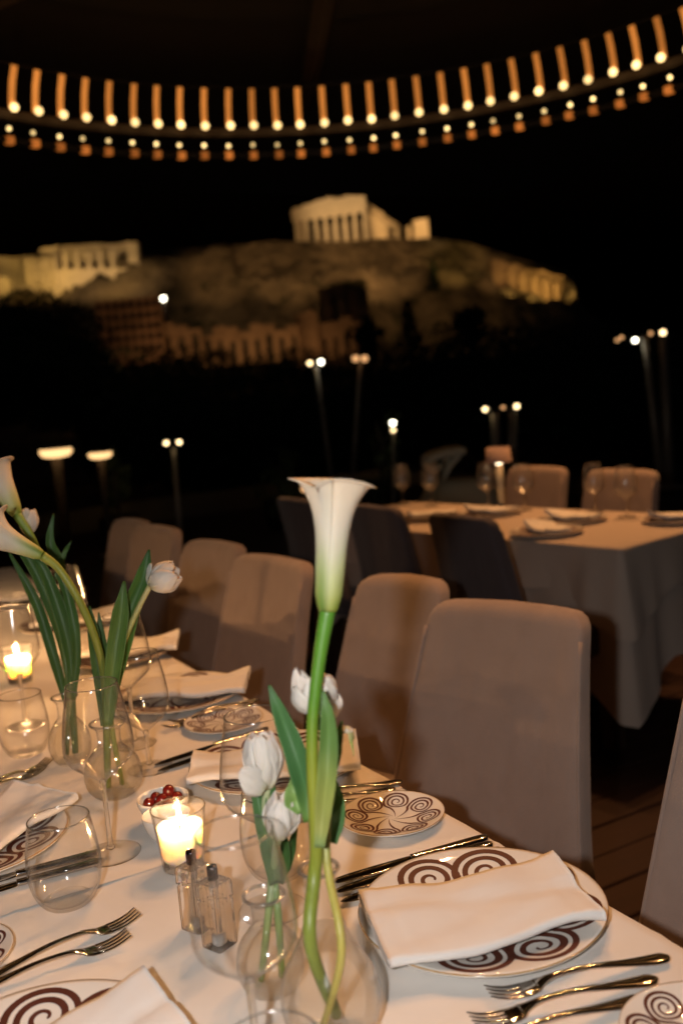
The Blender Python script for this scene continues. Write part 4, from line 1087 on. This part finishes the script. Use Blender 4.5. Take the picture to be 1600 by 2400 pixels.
votive((.36, 3.45, TZ2), 'small blurred votive flame farthest down the table', 4.2)

# ------------------------------------------------------------------ shakers, bowls, grapes
def shaker(loc, rz, label, fill):
    t = thing('glass_shaker', label, 'shaker', loc, rz, 'cut glass shakers'); t.scale = (.9, .9, .93)
    w = .0165
    lv = [(w*.94, 0), (w, .0025), (w, .056), (w*.93, .0575), (w*.93, .0600), (w*1.04, .0615), (w*1.04, .078), (w*.92, .082), (w*.50, .0835), (.005, .0838)]
    side = [(-.86, 1.), (-.62, 1.), (-.42, .80), (-.22, 1.), (.0, .82), (.22, 1.), (.42, .80), (.62, 1.), (.86, 1.)]
    V = []; n = 4*len(side)
    for q, z in lv:
        g_ = 1. if .002 < z < .079 else 0.
        for k in range(4):
            c_, s__ = math.cos(k*math.pi/2), math.sin(k*math.pi/2)
            for (u_, d_) in side:
                x_, y_ = q*u_, -q*(1-(1-d_)*g_); V.append((x_*c_-y_*s__, x_*s__+y_*c_, z))
    F = grid_faces(len(lv), n, True)+[tuple(reversed(range(n))), tuple((len(lv)-1)*n+i for i in range(n))]
    mesh_obj('glass_body', V, F, M['shaker_glass'], t, smooth=False)
    s_ = MB(); s_.lathe([(.003, .005), (.0085, .005), (.0090, .0065), (.0090, .016), (.003, .017)], 20); s_.build('contents', M[fill], t)
    s_ = MB(); s_.lathe([(.0062, .0842), (.0068, .085), (.0068, .098), (.0062, .1010), (.003, .1018)], 24); s_.build('cap', M['dark_metal'], t)
    return t
shaker(onp(466, 2172, TZ), R(24), 'cut glass shaker with dark cap right in front of the votive candle', 'pepper')
shaker(onp(516, 2214, TZ), R(24), 'cut glass shaker with dark cap behind the blurred front wine glass', 'salt')
def bowl(loc, label, r=.038):
    t = thing('white_bowl', label, 'bowl', loc, 0, 'small white bowls')
    s_ = MB(); s_.lathe(smooth_curve([(r*.45, 0), (r*.55, .002), (r*.8, .014), (r*.97, .030), (r, .038)], 16)+[(r*.985, .0388)]+smooth_curve([(r*.965, .038), (r*.93, .030), (r*.76, .016), (r*.5, .006), (.002, .0045)], 14), 48)
    s_.build('dish', M['china'], t); return t
c1 = onp(388, 1925, TZ2); c2 = onp(396, 1968, TZ2)
bowl(c1, 'small white bowl holding red grapes'); bowl(c2, 'small white bowl partly hidden behind the votive candle', .034)
gr = MB(); gr.sphere((0, 0, 0), .0088, 18, 10, 1.12); gpro = None
labs = ['red grape at the left end of the small bowl', 'red grape in the middle of the small bowl, on top', 'red grape at the right end of the small bowl', 'topmost red grape of the small bowl', 'red grape low at the front of the small bowl', 'red grape at the back of the small bowl']
for i, (dx, dy, dz) in enumerate([(-.020, .006, .030), (-.002, -.001, .034), (.019, -.007, .034), (.011, .004, .043), (.004, -.013, .031), (-.006, .015, .032)]):
    if gpro is None: gpro = gr.build('grape', M['grape'], loc=(c1[0]+dx, c1[1]+dy, c1[2]+dz)); o = gpro
    else: o = gpro.copy(); COL.objects.link(o); o.location = (c1[0]+dx, c1[1]+dy, c1[2]+dz)
    o.rotation_euler = (i*.7, i*.5, i); tag(o, labs[i], 'grape', 'red grapes in the bowl')

# ------------------------------------------------------------------ vases
def vase(loc, label, prof, water):
    t = thing('bud_vase', label, 'vase', loc, 0, 'glass bud vases')
    P_ = smooth_curve(prof, 40)
    inn = [(max(.002, r-.0013), max(z, .004)) for r, z in reversed(P_)]
    rim = P_[-1]
    s_ = MB(); s_.lathe([tuple(p) for p in P_]+[(rim[0]-.0006, rim[1]+.0006)]+inn, 64, cap0=True, cap1=True); s_.build('glass_wall', M['glass_vase'], t)
    s_ = MB(); s_.tube([((rim[0]-.0004)*math.cos(a), (rim[0]-.0004)*math.sin(a), rim[1]) for a in np.linspace(0, 2*math.pi, 49)], .0021, 12, caps=False); s_.build('rim', M['glass_rim'], t)
    wp = [(max(.002, r-.0022), z) for r, z in P_ if .006 < z < water]
    s_ = MB(); s_.lathe([(wp[0][0]*.9, .0056)]+wp+[(.002, wp[-1][1]+.0002)], 56); s_.build('water', M['water'], t)
    return t
long_neck = [(.020, 0), (.030, .002), (.042, .016), (.0475, .038), (.0440, .062), (.033, .083), (.0225, .104), (.0165, .128), (.0150, .152), (.0158, .163), (.0185, .168)]
squat = [(.016, 0), (.024, .002), (.0325, .014), (.0350, .031), (.0310, .050), (.0215, .064), (.0150, .072), (.0140, .082), (.0150, .094), (.0200, .100), (.0212, .103)]
v1 = on(783, 2428, TZ); v2 = on(640, 2318, TZ); v3 = on(272, 1862, TZ2); v4 = on(170, 1786, TZ2)
vase(v1, 'long-necked glass vase holding the tall calla lily', long_neck, .112)
vase(v2, 'squat glass vase holding two white tulips', squat, .060)
vase(v3, 'round glass vase behind the tall wine glass, holding broad leaves and a bent tulip', [(r*1.3, z*1.15) for r, z in squat], .075)
vase(v4, 'blurred round glass vase under the leaning calla stems', [(r*1.05, z*1.15) for r, z in squat], .07)

# ------------------------------------------------------------------ flowers
GREEN_D, GREEN_M, GREEN_L, YEL = (.030, .105, .030), (.075, .20, .035), (.22, .36, .07), (.40, .40, .08)
def lerp(a, b, t): return tuple(x+(y-x)*t for x, y in zip(a, b))
def grad(stops, t):
    for (t0, c0_), (t1, c1_) in zip(stops, stops[1:]):
        if t <= t1: return lerp(c0_, c1_, max(0, (t-t0)/(t1-t0)))
    return stops[-1][1]
def stem_part(pts, rad, stops, parent, org, name='stem', n=30, seg=12):
    C = smooth_curve([tuple(p) for p in pts], n); Rr = [float(np.interp(i/(n-1), np.linspace(0, 1, len(rad)), rad)) for i in range(n)]
    mb = MB(); mb.tube([Vector(c)-org for c in C], Rr, seg); o = mb.build(name, M['stem'], parent)
    cols = []
    for i in range(n): cols += [grad(stops, i/(n-1))]*seg
    pigment(o, cols); return o
def leaf_part(pts, widths, stops, parent, org, fold=.35, twist=0., name='leaf', n=30, across=17, side=None):
    """a strap leaf: folded along its midrib, pts from base to tip"""
    C = [Vector(c) for c in smooth_curve([tuple(p) for p in pts], n)]; V = []; cols = []
    ws = [float(np.interp(i/(n-1), np.linspace(0, 1, len(widths)), widths)) for i in range(n)]
    for i in range(n):
        t = (C[min(i+1, n-1)]-C[max(i-1, 0)]).normalized(); view = (C[i]-Vector((0, 0, EYE))).normalized()
        if side is not None: view = side
        a = t.cross(view).normalized()
        a = Matrix.Rotation(twist*(i/(n-1)-.3), 3, t) @ a
        nrm = t.cross(a).normalized()
        for j in range(across):
            f = 2*j/(across-1)-1
            p = C[i]+a*(f*ws[i]*.5)+nrm*((abs(f)**1.5)*ws[i]*.5*fold+.0010*math.sin(i*.55+j*.12)+.0003*math.sin(j*2.6))
            V.append(p-org); c = grad(stops, i/(n-1)); vein = (1+.13*math.sin(j*2.6+i*.05)+.08*vnoise(i*.45, j*.9, len(pts)))*(1-.25*max(0, i/(n-1)-.9)*10*.5); c = tuple(x*vein for x in c); cols.append(lerp(c, tuple(x*1.3 for x in c), max(0, 1-abs(f)*6)*.6))
    o = mesh_obj(name, V, grid_faces(n, across), M['leaf'], parent); pigment(o, cols)
    md = o.modifiers.new('blade_thickness', 'SOLIDIFY'); md.thickness = .0009; md.offset = 0
    return o
def px_pts(lst, depth): return [at(x, y, depth if len(q) == 0 else q[0]) for x, y, *q in lst]

# --- the tall calla lily
dv = .905
def calla(base, top, prof, org, parent, seam, tilt_dir, rim, spot=True, scale=1.):
    """spathe rolled round an axis from base to top; prof = (s, radius)"""
    ax = (top-base); H = ax.length; ax.normalize()
    ref = Vector((0, 0, 1)) if abs(ax.z) < .8 else Vector(RIGHT); e1 = (ref-ax*ref.dot(ax)).normalized(); e2 = ax.cross(e1)
    nu, nv = 36, 56; V = []; cols = []
    for i in range(nu):
        s = i/(nu-1)
        r = float(np.interp(s, [p_[0] for p_ in prof], [p_[1] for p_ in prof]))*scale
        for j in range(nv):
            f = j/(nv-1); ph = seam+f*2*math.pi*1.10
            k = s**5
            rr_ = r*(1+.07*(f-.5)*min(1, s*2))
            # lobes: the lip rolls out to both sides and dips at the seam
            d = rim(ph)
            lift = k*H*d[0]; outw = k*d[1]*scale
            roll = .030*scale*max(0, s-.93)/.07
            edge = math.exp(-((f if f < .5 else 1-f)/.06)**2)
            p = base+ax*(H*s+lift-roll*.25)+(e1*math.cos(ph)+e2*math.sin(ph))*(rr_+outw+edge*.004*k+.0006*math.sin(9*f*6.28)*k)
            V.append(p-org)
            c = grad([(0, (.30, .40, .06)), (.10, (.48, .53, .16)), (.28, (.66, .68, .34)), (.45, (.78, .72, .52)), (.6, (.82, .73, .58)), (1, (.81, .69, .53))], s+.05*math.sin(ph*3))
            c = lerp(c, (.20, .36, .06), max(0, 1-s*1.9)*.9*math.exp(-((((ph-seam-.15+math.pi) % (2*math.pi))-math.pi)/.35)**2))
            if spot:
                q = math.exp(-((f-.035)/.03)**2-((s-.87)/.05)**2)+.45*math.exp(-((f-.03)/.02)**2-((s-.76)/.06)**2)
                c = lerp(c, (.16, .05, .012), min(1, q*1.1))
            cols.append(c)
    o = mesh_obj('spathe', V, grid_faces(nu, nv), M['petal'], parent); pigment(o, cols)
    md = o.modifiers.new('petal_thickness', 'SOLIDIFY'); md.thickness = .0011; md.offset = 0
    sp_ = MB(); sp_.tube([base+ax*(H*.12)-org, base+ax*(H*.5)-org, base+ax*(H*.74)-org], [.0035*scale, .0045*scale, .0025*scale], 10)
    o2 = sp_.build('spadix', M['petal'], parent); pigment(o2, [(.75, .55, .08)]*len(o2.data.vertices))
    return o
cl = thing('calla_lily', 'tall white calla lily with green throat rising from the long-necked vase', 'flower', tuple(v1+Vector((0, 0, .03))))
org = Vector(cl.location)
base = at(768, 1432, dv); top = at(788, 1104, dv)
# angles: find which way is screen-left around the axis
axv = (top-base).normalized(); e1_ = (Vector(RIGHT)-axv*Vector(RIGHT).dot(axv)).normalized() if abs(axv.z) >= .8 else (Vector((0,0,1))-axv*axv.z).normalized(); e2_ = axv.cross(e1_)
def ang_of(v): return math.atan2(v.dot(e2_), v.dot(e1_))
aL = ang_of(-Vector(RIGHT)); aF = ang_of(-Vector(FWD)); aR = ang_of(Vector(RIGHT))
def dang(a, b): return ((a-b+math.pi) % (2*math.pi))-math.pi
seam_a = ang_of((-Vector(RIGHT)*.85-Vector(FWD)).normalized())
def rim1(ph):
    l = math.exp(-(dang(ph, aL)/.55)**2); r = math.exp(-(dang(ph, aR)/.75)**2); s = math.exp(-(dang(ph, seam_a)/.45)**2); bk = math.exp(-(dang(ph, aF+math.pi)/.8)**2)
    return (-.012*l-.045*r-.075*s+.012*bk, .011*l+.006*r-.004*s)
calla(base, top, [(0, .0078), (.04, .0098), (.12, .0120), (.3, .0131), (.45, .0137), (.58, .0148), (.70, .0170), (.80, .0200), (.88, .0240), (.95, .0285), (1, .0320)], org, cl, seam_a, None, rim1)
stem_part([v1+Vector((.006, .004, .018)), at(728, 2215, dv-.02), at(736, 2060, dv), at(741, 1985, dv), at(732, 1800, dv), at(733, 1680, dv), at(750, 1535, dv), at(769, 1424, dv)],
          [.0056, .0060, .0062, .0060, .0056, .0054, .0062, .0076], [(0, (.20, .25, .05)), (.3, (.22, .27, .035)), (.55, (.27, .30, .03)), (.75, (.10, .25, .02)), (1, (.10, .27, .03))], cl, org, n=46, seg=16)

# --- tulip that shares the vase with the calla, seen behind its stem
def petal_part(base, tip, out, width, parent, org, cup=.5, cols=((0, (.62, .62, .40)), (.25, (.86, .80, .70)), (1, (.90, .82, .73))), ragged=0., seed=0, n=16, across=9):
    """one petal from base to tip, bulging towards out"""
    ax = tip-base; H = ax.length; axn = ax.normalized(); o_ = (out-axn*out.dot(axn)).normalized(); sdv = axn.cross(o_)
    V = []; cc = []
    for i in range(n):
        s = i/(n-1)
        w = width*(math.sin(math.pi*min(1, s*.86+.10))**.75)*(1 if s < .97 else .75)
        bul = cup*H*.42*math.sin(math.pi*min(1, s*.80+.04))
        for j in range(across):
            f = 2*j/(across-1)-1
            p = base+axn*(H*s+(ragged*H*.16*vnoise(j*1.1+seed, s*3, seed) if s > .6 else 0)*(s-.6)*2.5)+sdv*(w*.5*f)+o_*(bul-abs(f)**2*w*.28*cup+.0012*math.sin(j*2.1+i*.5+seed))
            V.append(p-org); c = grad(cols, s); cc.append(lerp(c, (.70, .62, .52), .18*max(0, math.sin(j*3.1+seed))*s))
    o = mesh_obj('petal', V, grid_faces(n, across), M['petal'], parent); pigment(o, cc)
    md = o.modifiers.new('petal_thickness', 'SOLIDIFY'); md.thickness = .0007; md.offset = 0
    return o
def tulip_head(c, ax, H, W, parent, org, openess=.2, seed=0, ragged=0., start=0.):
    axn = ax.normalized(); e1 = axn.orthogonal().normalized(); e2 = axn.cross(e1)
    for k in range(6):
        a = k*math.pi/3+start; o_ = e1*math.cos(a)+e2*math.sin(a); inner = k % 2
        b = c+o_*(W*.06); tp = c+axn*(H*(1.0 if inner else .96))+o_*(W*(.10+openess*(.4 if inner else .75)))
        petal_part(b, tp, o_, W*.80, parent, org, cup=(.62 if inner else .74)*W/H*1.25, ragged=ragged, seed=seed+k)
wt = thing('tulip', 'torn white tulip half hidden behind the calla stem', 'flower', tuple(v1+Vector((.004, .008, .03))), 0, 'white tulips')
org = Vector(wt.location); d1 = .93
tulip_head(at(752, 1672, d1), at(722, 1580, d1)-at(752, 1672, d1), .036, .036, wt, org, .35, 3, 1.0, .4)
petal_part(at(745, 1670, d1), at(702, 1572, d1-.01), -Vector(RIGHT)*.5-Vector(FWD), .030, wt, org, .35, ragged=1.2, seed=9)
petal_part(at(765, 1690, d1), at(786, 1620, d1), Vector(RIGHT)*.6-Vector(FWD), .022, wt, org, .35, ragged=.8, seed=4)
stem_part([v1+Vector((-.012, -.002, .014)), at(800, 2235, dv-.03), at(772, 2060, dv), at(764, 1985, dv+.012), at(768, 1850, d1), at(760, 1675, d1)], [.0034, .0038, .0040, .0040, .0036, .0034], [(0, (.50, .42, .10)), (.4, (.46, .40, .09)), (.7, (.30, .36, .12)), (1, (.25, .38, .15))], wt, org)
leaf_part(px_pts([(722, 1925), (716, 1860), (690, 1760), (655, 1670), (631, 1606)], .925), [.008, .016, .0215, .019, .012, .002], [(0, (.16, .30, .06)), (.35, (.07, .20, .06)), (1, (.09, .22, .07))], wt, org, .5)
leaf_part(px_pts([(748, 1985), (757, 1900), (768, 1790), (768, 1690), (757, 1618)], .885), [.009, .013, .0165, .0175, .016, .011, .002], [(0, (.25, .38, .14)), (.12, (.42, .45, .12)), (.35, (.36, .42, .10)), (.6, (.14, .26, .06)), (1, (.11, .24, .06))], wt, org, .45)
leaf_part(px_pts([(780, 1975), (792, 1915), (790, 1860), (782, 1820)], .95), [.008, .013, .013, .008, .002], [(0, (.10, .24, .08)), (1, (.10, .24, .06))], wt, org, .4)
leaf_part(px_pts([(704, 1905), (690, 1868), (690, 1835), (688, 1790)], .945), [.006, .022, .017, .008, .003], [(0, (.24, .42, .10)), (1, (.30, .46, .16))], wt, org, .5)
leaf_part(px_pts([(782, 1800), (789, 1740), (801, 1690)], .93), [.008, .012, .009, .001], [(0, (.16, .28, .05)), (1, (.20, .36, .08))], wt, org, .4)
sc = thing('wilted_petal', 'small drooping cream petal at the leaf tips above the napkin plate', 'petal', tuple(at(806, 1700, .95))); org = Vector(sc.location)
petal_part(at(782, 1712, .95), at(828, 1716, .95), Vector(UP), .018, sc, org, .5, seed=2)
petal_part(at(812, 1702, .95), at(822, 1738, .945), Vector(RIGHT)-Vector(FWD)*.5, .013, sc, org, .5, ((0, (.80, .72, .45)), (1, (.45, .50, .14))), seed=6)
stem_part([at(822, 1736, .945), at(826, 1752, .946), at(829, 1772, .948)], [.0018, .0009, .0004], [(0, (.35, .42, .10)), (1, (.20, .30, .08))], sc, org, n=10, seg=8)

# --- the two tulips in the squat vase
d2 = .985
ta = thing('tulip', 'larger closed white tulip in front of the wine glass bowl, one petal fallen open', 'flower', tuple(v2+Vector((0, 0, .02))), 0, 'white tulips'); org = Vector(ta.location)
ca = at(625, 1848, d2); tulip_head(ca, at(610, 1718, d2)-ca, .056, .040, ta, org, .06, 11, .15, .2)
petal_part(at(622, 1850, d2-.012), at(560, 1805, d2-.025), -Vector(FWD)*.9+Vector(UP)*.5, .030, ta, org, .35, seed=21)
stem_part([v2+Vector((-.010, .004, .012)), at(628, 2150, d2+.02), at(636, 2068, d2+.03), at(632, 1990, d2+.02), at(622, 1900, d2+.005), ca], [.0035, .004, .0042, .0042, .0038, .0040], [(0, (.28, .34, .10)), (.5, (.30, .40, .18)), (1, (.42, .48, .28))], ta, org)
leaf_part(px_pts([(645, 2068, 1.0), (628, 1980, .99), (608, 1890, .99), (592, 1790, .995), (581, 1720, 1.0)], d2), [.012, .017, .016, .011, .010, .002], [(0, (.10, .20, .06)), (1, (.05, .17, .05))], ta, org, .5)
tb_ = thing('tulip', 'lower white tulip with notched petals in front of the calla stem', 'flower', tuple(v2+Vector((.004, -.002, .02))), 0, 'white tulips'); org = Vector(tb_.location)
cb = at(650, 1966, d2-.03); tulip_head(cb, at(672, 1858, d2-.03)-cb, .044, .034, tb_, org, .16, 31, .5, 1.1)
stem_part([v2+Vector((.010, -.003, .012)), at(652, 2150, d2+.02), at(644, 2068, d2+.03), at(645, 2010, d2), cb], [.0035, .004, .0042, .004, .004], [(0, (.24, .30, .08)), (.6, (.20, .34, .12)), (1, (.40, .46, .24))], tb_, org)
leaf_part(px_pts([(648, 2066, 1.01), (655, 2000, 1.0), (640, 1905, .99), (634, 1812, .985)], d2), [.014, .022, .020, .015, .002], [(0, (.09, .19, .05)), (1, (.05, .18, .05))], tb_, org, .6)
leaf_part(px_pts([(652, 2066, 1.01), (676, 2010, 1.01), (694, 1940, 1.01)], d2), [.008, .012, .010, .003], [(0, (.06, .16, .04)), (1, (.08, .20, .05))], tb_, org, .5)

# --- flowers at the left
d3 = 1.56
tc_ = thing('tulip', 'bent white tulip drooping in front of the far chairs, with two broad leaves', 'flower', tuple(v3+Vector((0, 0, .03))), 0, 'white tulips'); org = Vector(tc_.location)
cc_ = at(352, 1372, d3); tulip_head(cc_, at(418, 1338, d3)-cc_, .050, .050, tc_, org, .10, 41, .4, .3)
petal_part(at(350, 1372, d3), at(356, 1320, d3), -Vector(RIGHT)-Vector(FWD), .014, tc_, org, .3, ((0, (.6, .68, .6)), (1, (.62, .70, .66))), seed=44)
stem_part([v3+Vector((.012, 0, .014)), at(262, 1700, d3), at(262, 1600, d3), at(285, 1520, d3), at(318, 1440, d3), cc_], [.004, .0045, .0048, .0048, .0046, .0044], [(0, (.25, .28, .07)), (.6, (.22, .28, .06)), (1, (.50, .46, .22))], tc_, org)
leaf_part(px_pts([(256, 1700), (268, 1590), (300, 1450), (335, 1355), (350, 1288)], d3+.02), [.012, .021, .033, .030, .023, .003], [(0, (.09, .18, .03)), (.5, (.08, .19, .03)), (1, (.035, .14, .03))], tc_, org, .4)
leaf_part(px_pts([(254, 1700), (264, 1580), (280, 1460), (292, 1362)], d3-.02), [.012, .022, .029, .026, .004], [(0, (.10, .20, .04)), (1, (.07, .16, .03))], tc_, org, .4)
leaf_part(px_pts([(246, 1700), (236, 1600), (222, 1500), (210, 1420)], d3), [.012, .018, .022, .018, .003], [(0, (.08, .16, .03)), (1, (.05, .13, .03))], tc_, org, .4)
leaf_part(px_pts([(250, 1700), (244, 1590), (238, 1500), (232, 1435)], d3+.03), [.010, .016, .020, .012, .002], [(0, (.10, .18, .04)), (1, (.06, .14, .03))], tc_, org, .4)
c2 = thing('calla_lily', 'white calla lily bent over to the left edge on an arching stem', 'flower', tuple(v3+Vector((-.01, 0, .03))), 0, 'leaning callas at the left'); org = Vector(c2.location)
d4 = 1.50
bs2 = at(100, 1302, d4); tp2 = at(-38, 1238, d4)
axv = (tp2-bs2).normalized(); e1_ = (Vector((0,0,1))-axv*axv.z).normalized() if abs(axv.z) < .8 else (Vector(RIGHT)-axv*Vector(RIGHT).dot(axv)).normalized(); e2_ = axv.cross(e1_)
aU = ang_of(Vector(UP)); aD = ang_of(-Vector(UP)); aF2 = ang_of(-Vector(FWD)); seam2 = ang_of((Vector(UP)*.4-Vector(FWD)).normalized())
def rim2(ph):
    u_ = math.exp(-(dang(ph, aU)/.6)**2); d_ = math.exp(-(dang(ph, aD)/.8)**2); s = math.exp(-(dang(ph, seam2)/.5)**2)
    return (-.10*u_+.12*d_-.12*s, .018*u_+.020*d_)
calla(bs2, tp2, [(0, .0062), (.1, .0095), (.3, .0125), (.5, .0155), (.7, .019), (.85, .024), (1, .030)], org, c2, seam2, None, rim2, False)
stem_part([v3+Vector((-.010, .004, .014)), at(250, 1700, d3), at(246, 1600, d3), at(228, 1510, 1.54), at(190, 1415, 1.52), at(140, 1335, 1.51), bs2], [.0055, .006, .0062, .0062, .006, .006, .0072], [(0, (.20, .24, .05)), (.5, (.16, .20, .03)), (1, (.30, .34, .06))], c2, org, n=40)
d5 = 1.74
c3 = thing('calla_lily', 'upper white calla lily at the left edge pointing up out of the picture', 'flower', tuple(v4+Vector((0, 0, .03))), 0, 'leaning callas at the left'); org = Vector(c3.location)
bs3 = at(40, 1205, d5); tp3 = at(-22, 1085, d5)
axv = (tp3-bs3).normalized(); e1_ = (Vector((0,0,1))-axv*axv.z).normalized() if abs(axv.z) < .8 else (Vector(RIGHT)-axv*Vector(RIGHT).dot(axv)).normalized(); e2_ = axv.cross(e1_)
seam3 = ang_of((-Vector(RIGHT)-Vector(FWD)*.4).normalized())
def rim3(ph): return (-.05*math.exp(-(dang(ph, seam3)/.5)**2), .006)
calla(bs3, tp3, [(0, .0085), (.1, .0125), (.3, .0165), (.6, .021), (.85, .027), (1, .034)], org, c3, seam3, None, rim3, False)
stem_part([v4+Vector((.008, .004, .014)), at(168, 1620, d5), at(160, 1520, d5), at(130, 1400, d5), at(80, 1270, d5), bs3], [.006, .0065, .0065, .0062, .0062, .0085], [(0, (.14, .20, .05)), (.6, (.10, .20, .04)), (1, (.22, .32, .06))], c3, org)
td = thing('tulip', 'white tulip bud between the two leaning callas', 'flower', tuple(v4+Vector((-.008, .004, .03))), 0, 'white tulips'); org = Vector(td.location)
cd_ = at(66, 1252, d5+.03); tulip_head(cd_, at(70, 1186, d5+.03)-cd_, .046, .034, td, org, .05, 51, .1, .1)
stem_part([v4+Vector((-.006, .006, .014)), at(160, 1620, d5), at(146, 1500, d5+.01), at(104, 1360, d5+.02), cd_], [.004, .0045, .0045, .0042, .0045], [(0, (.14, .20, .05)), (1, (.18, .28, .08))], td, org)
DK = [(0, (.12, .20, .04)), (.5, (.075, .17, .035)), (1, (.05, .14, .03))]
leaf_part(px_pts([(172, 1640), (165, 1540), (140, 1430), (105, 1340), (80, 1300)], d5-.02), [.010, .017, .023, .018, .003], DK, td, org, .4)
leaf_part(px_pts([(168, 1640), (150, 1520), (112, 1400), (60, 1300), (10, 1255)], d5+.03), [.010, .016, .022, .018, .003], DK, td, org, .4)
leaf_part(px_pts([(172, 1640), (180, 1540), (172, 1450), (150, 1370), (120, 1300)], d5-.03), [.009, .015, .018, .014, .003], DK, td, org, .4)
leaf_part(px_pts([(160, 1440), (142, 1330), (118, 1270), (126, 1205)], d5+.02), [.010, .017, .019, .013, .002], DK, td, org, .35)
leaf_part(px_pts([(160, 1660), (132, 1560), (88, 1420), (20, 1290)], d5+.05), [.010, .016, .020, .017, .003], DK, td, org, .4)
leaf_part(px_pts([(130, 1360), (150, 1300), (168, 1268)], d5+.03), [.008, .010, .007, .001], DK, td, org, .35)

# ------------------------------------------------------------------ things on the back table
def onbt(px, py, margin):
    v = on(px, py, .752)-BO; c, s_ = math.cos(BA), math.sin(BA)
    x, y = v.x*c+v.y*s_, -v.x*s_+v.y*c
    x = max(margin, min(.72-margin, x)); y = max(margin, min(1.85-margin, y))
    return (BO.x+x*c-y*s_, BO.y+x*s_+y*c, .752)
t = thing('table_lamp', 'small cordless table lamp with plain shade on the back table', 'lamp', onbt(1176, 1198, .07))
b0 = Vector(t.location); hz = .125+.75
s_ = MB(); s_.lathe([(.045, 0), (.045, .008), (.012, .014)], 24); s_.build('base', M['grey_metal'], t)
s_ = MB(); s_.tube([(0, 0, .012), (0, 0, .215)], [.013, .016], 14); s_.build('stem', M['cream'], t)
s_ = MB(); s_.lathe([(.060, .225), (.052, .292), (.048, .292), (.056, .225)], 32, cap0=False, cap1=False); s_.build('shade', M['shade'], t)
s_ = MB(); s_.sphere((0, 0, .228), .017); s_.build('bulb', M['tlamp'], t)
for i, (px, py, lb) in enumerate([(1144, 1190, 'wine glass just left of the small table lamp'), (1228, 1196, 'wine glass just right of the small table lamp'), (1398, 1200, 'wine glass in front of the brown chair across the back table, the left of two'), (1468, 1212, 'wine glass in front of the brown chair across the back table, the right of two'), (1012, 1186, 'wine glass in front of the cream lounge chair'), (945, 1184, 'wine glass at the far left corner of the back table')]):
    g_ = wine_glass(onbt(px, py, .06), lb, .95, .7, True); g_['group'] = 'wine glasses on the back table'
for i, (px, py, rz, lb) in enumerate([(1262, 1256, 0, 'plate at the near edge of the back table beside the shaded chair'), (1340, 1222, 30, 'plate in the middle of the back table'), (1150, 1206, 10, 'plate below the small table lamp'), (1590, 1222, 20, 'plate at the right edge of the picture on the back table'), (1010, 1216, 20, 'plate seen between the two shaded chairs')]):
    q = onbt(px, py, .13); o = P(q[0], q[1], .752, rz, lb); o['group'] = 'plates on the back table'
    nk = napkin('napkin', ['napkin on the plate beside the shaded chair at the back table', 'napkin on the plate in the middle of the back table', 'napkin on the plate below the table lamp', 'napkin on the back table plate at the right edge', 'napkin on the plate between the two shaded chairs'][i], (q[0], q[1], .752), R(70+20*i), .22, .10, .0185, 60+i, .8, group='napkins on the back table')
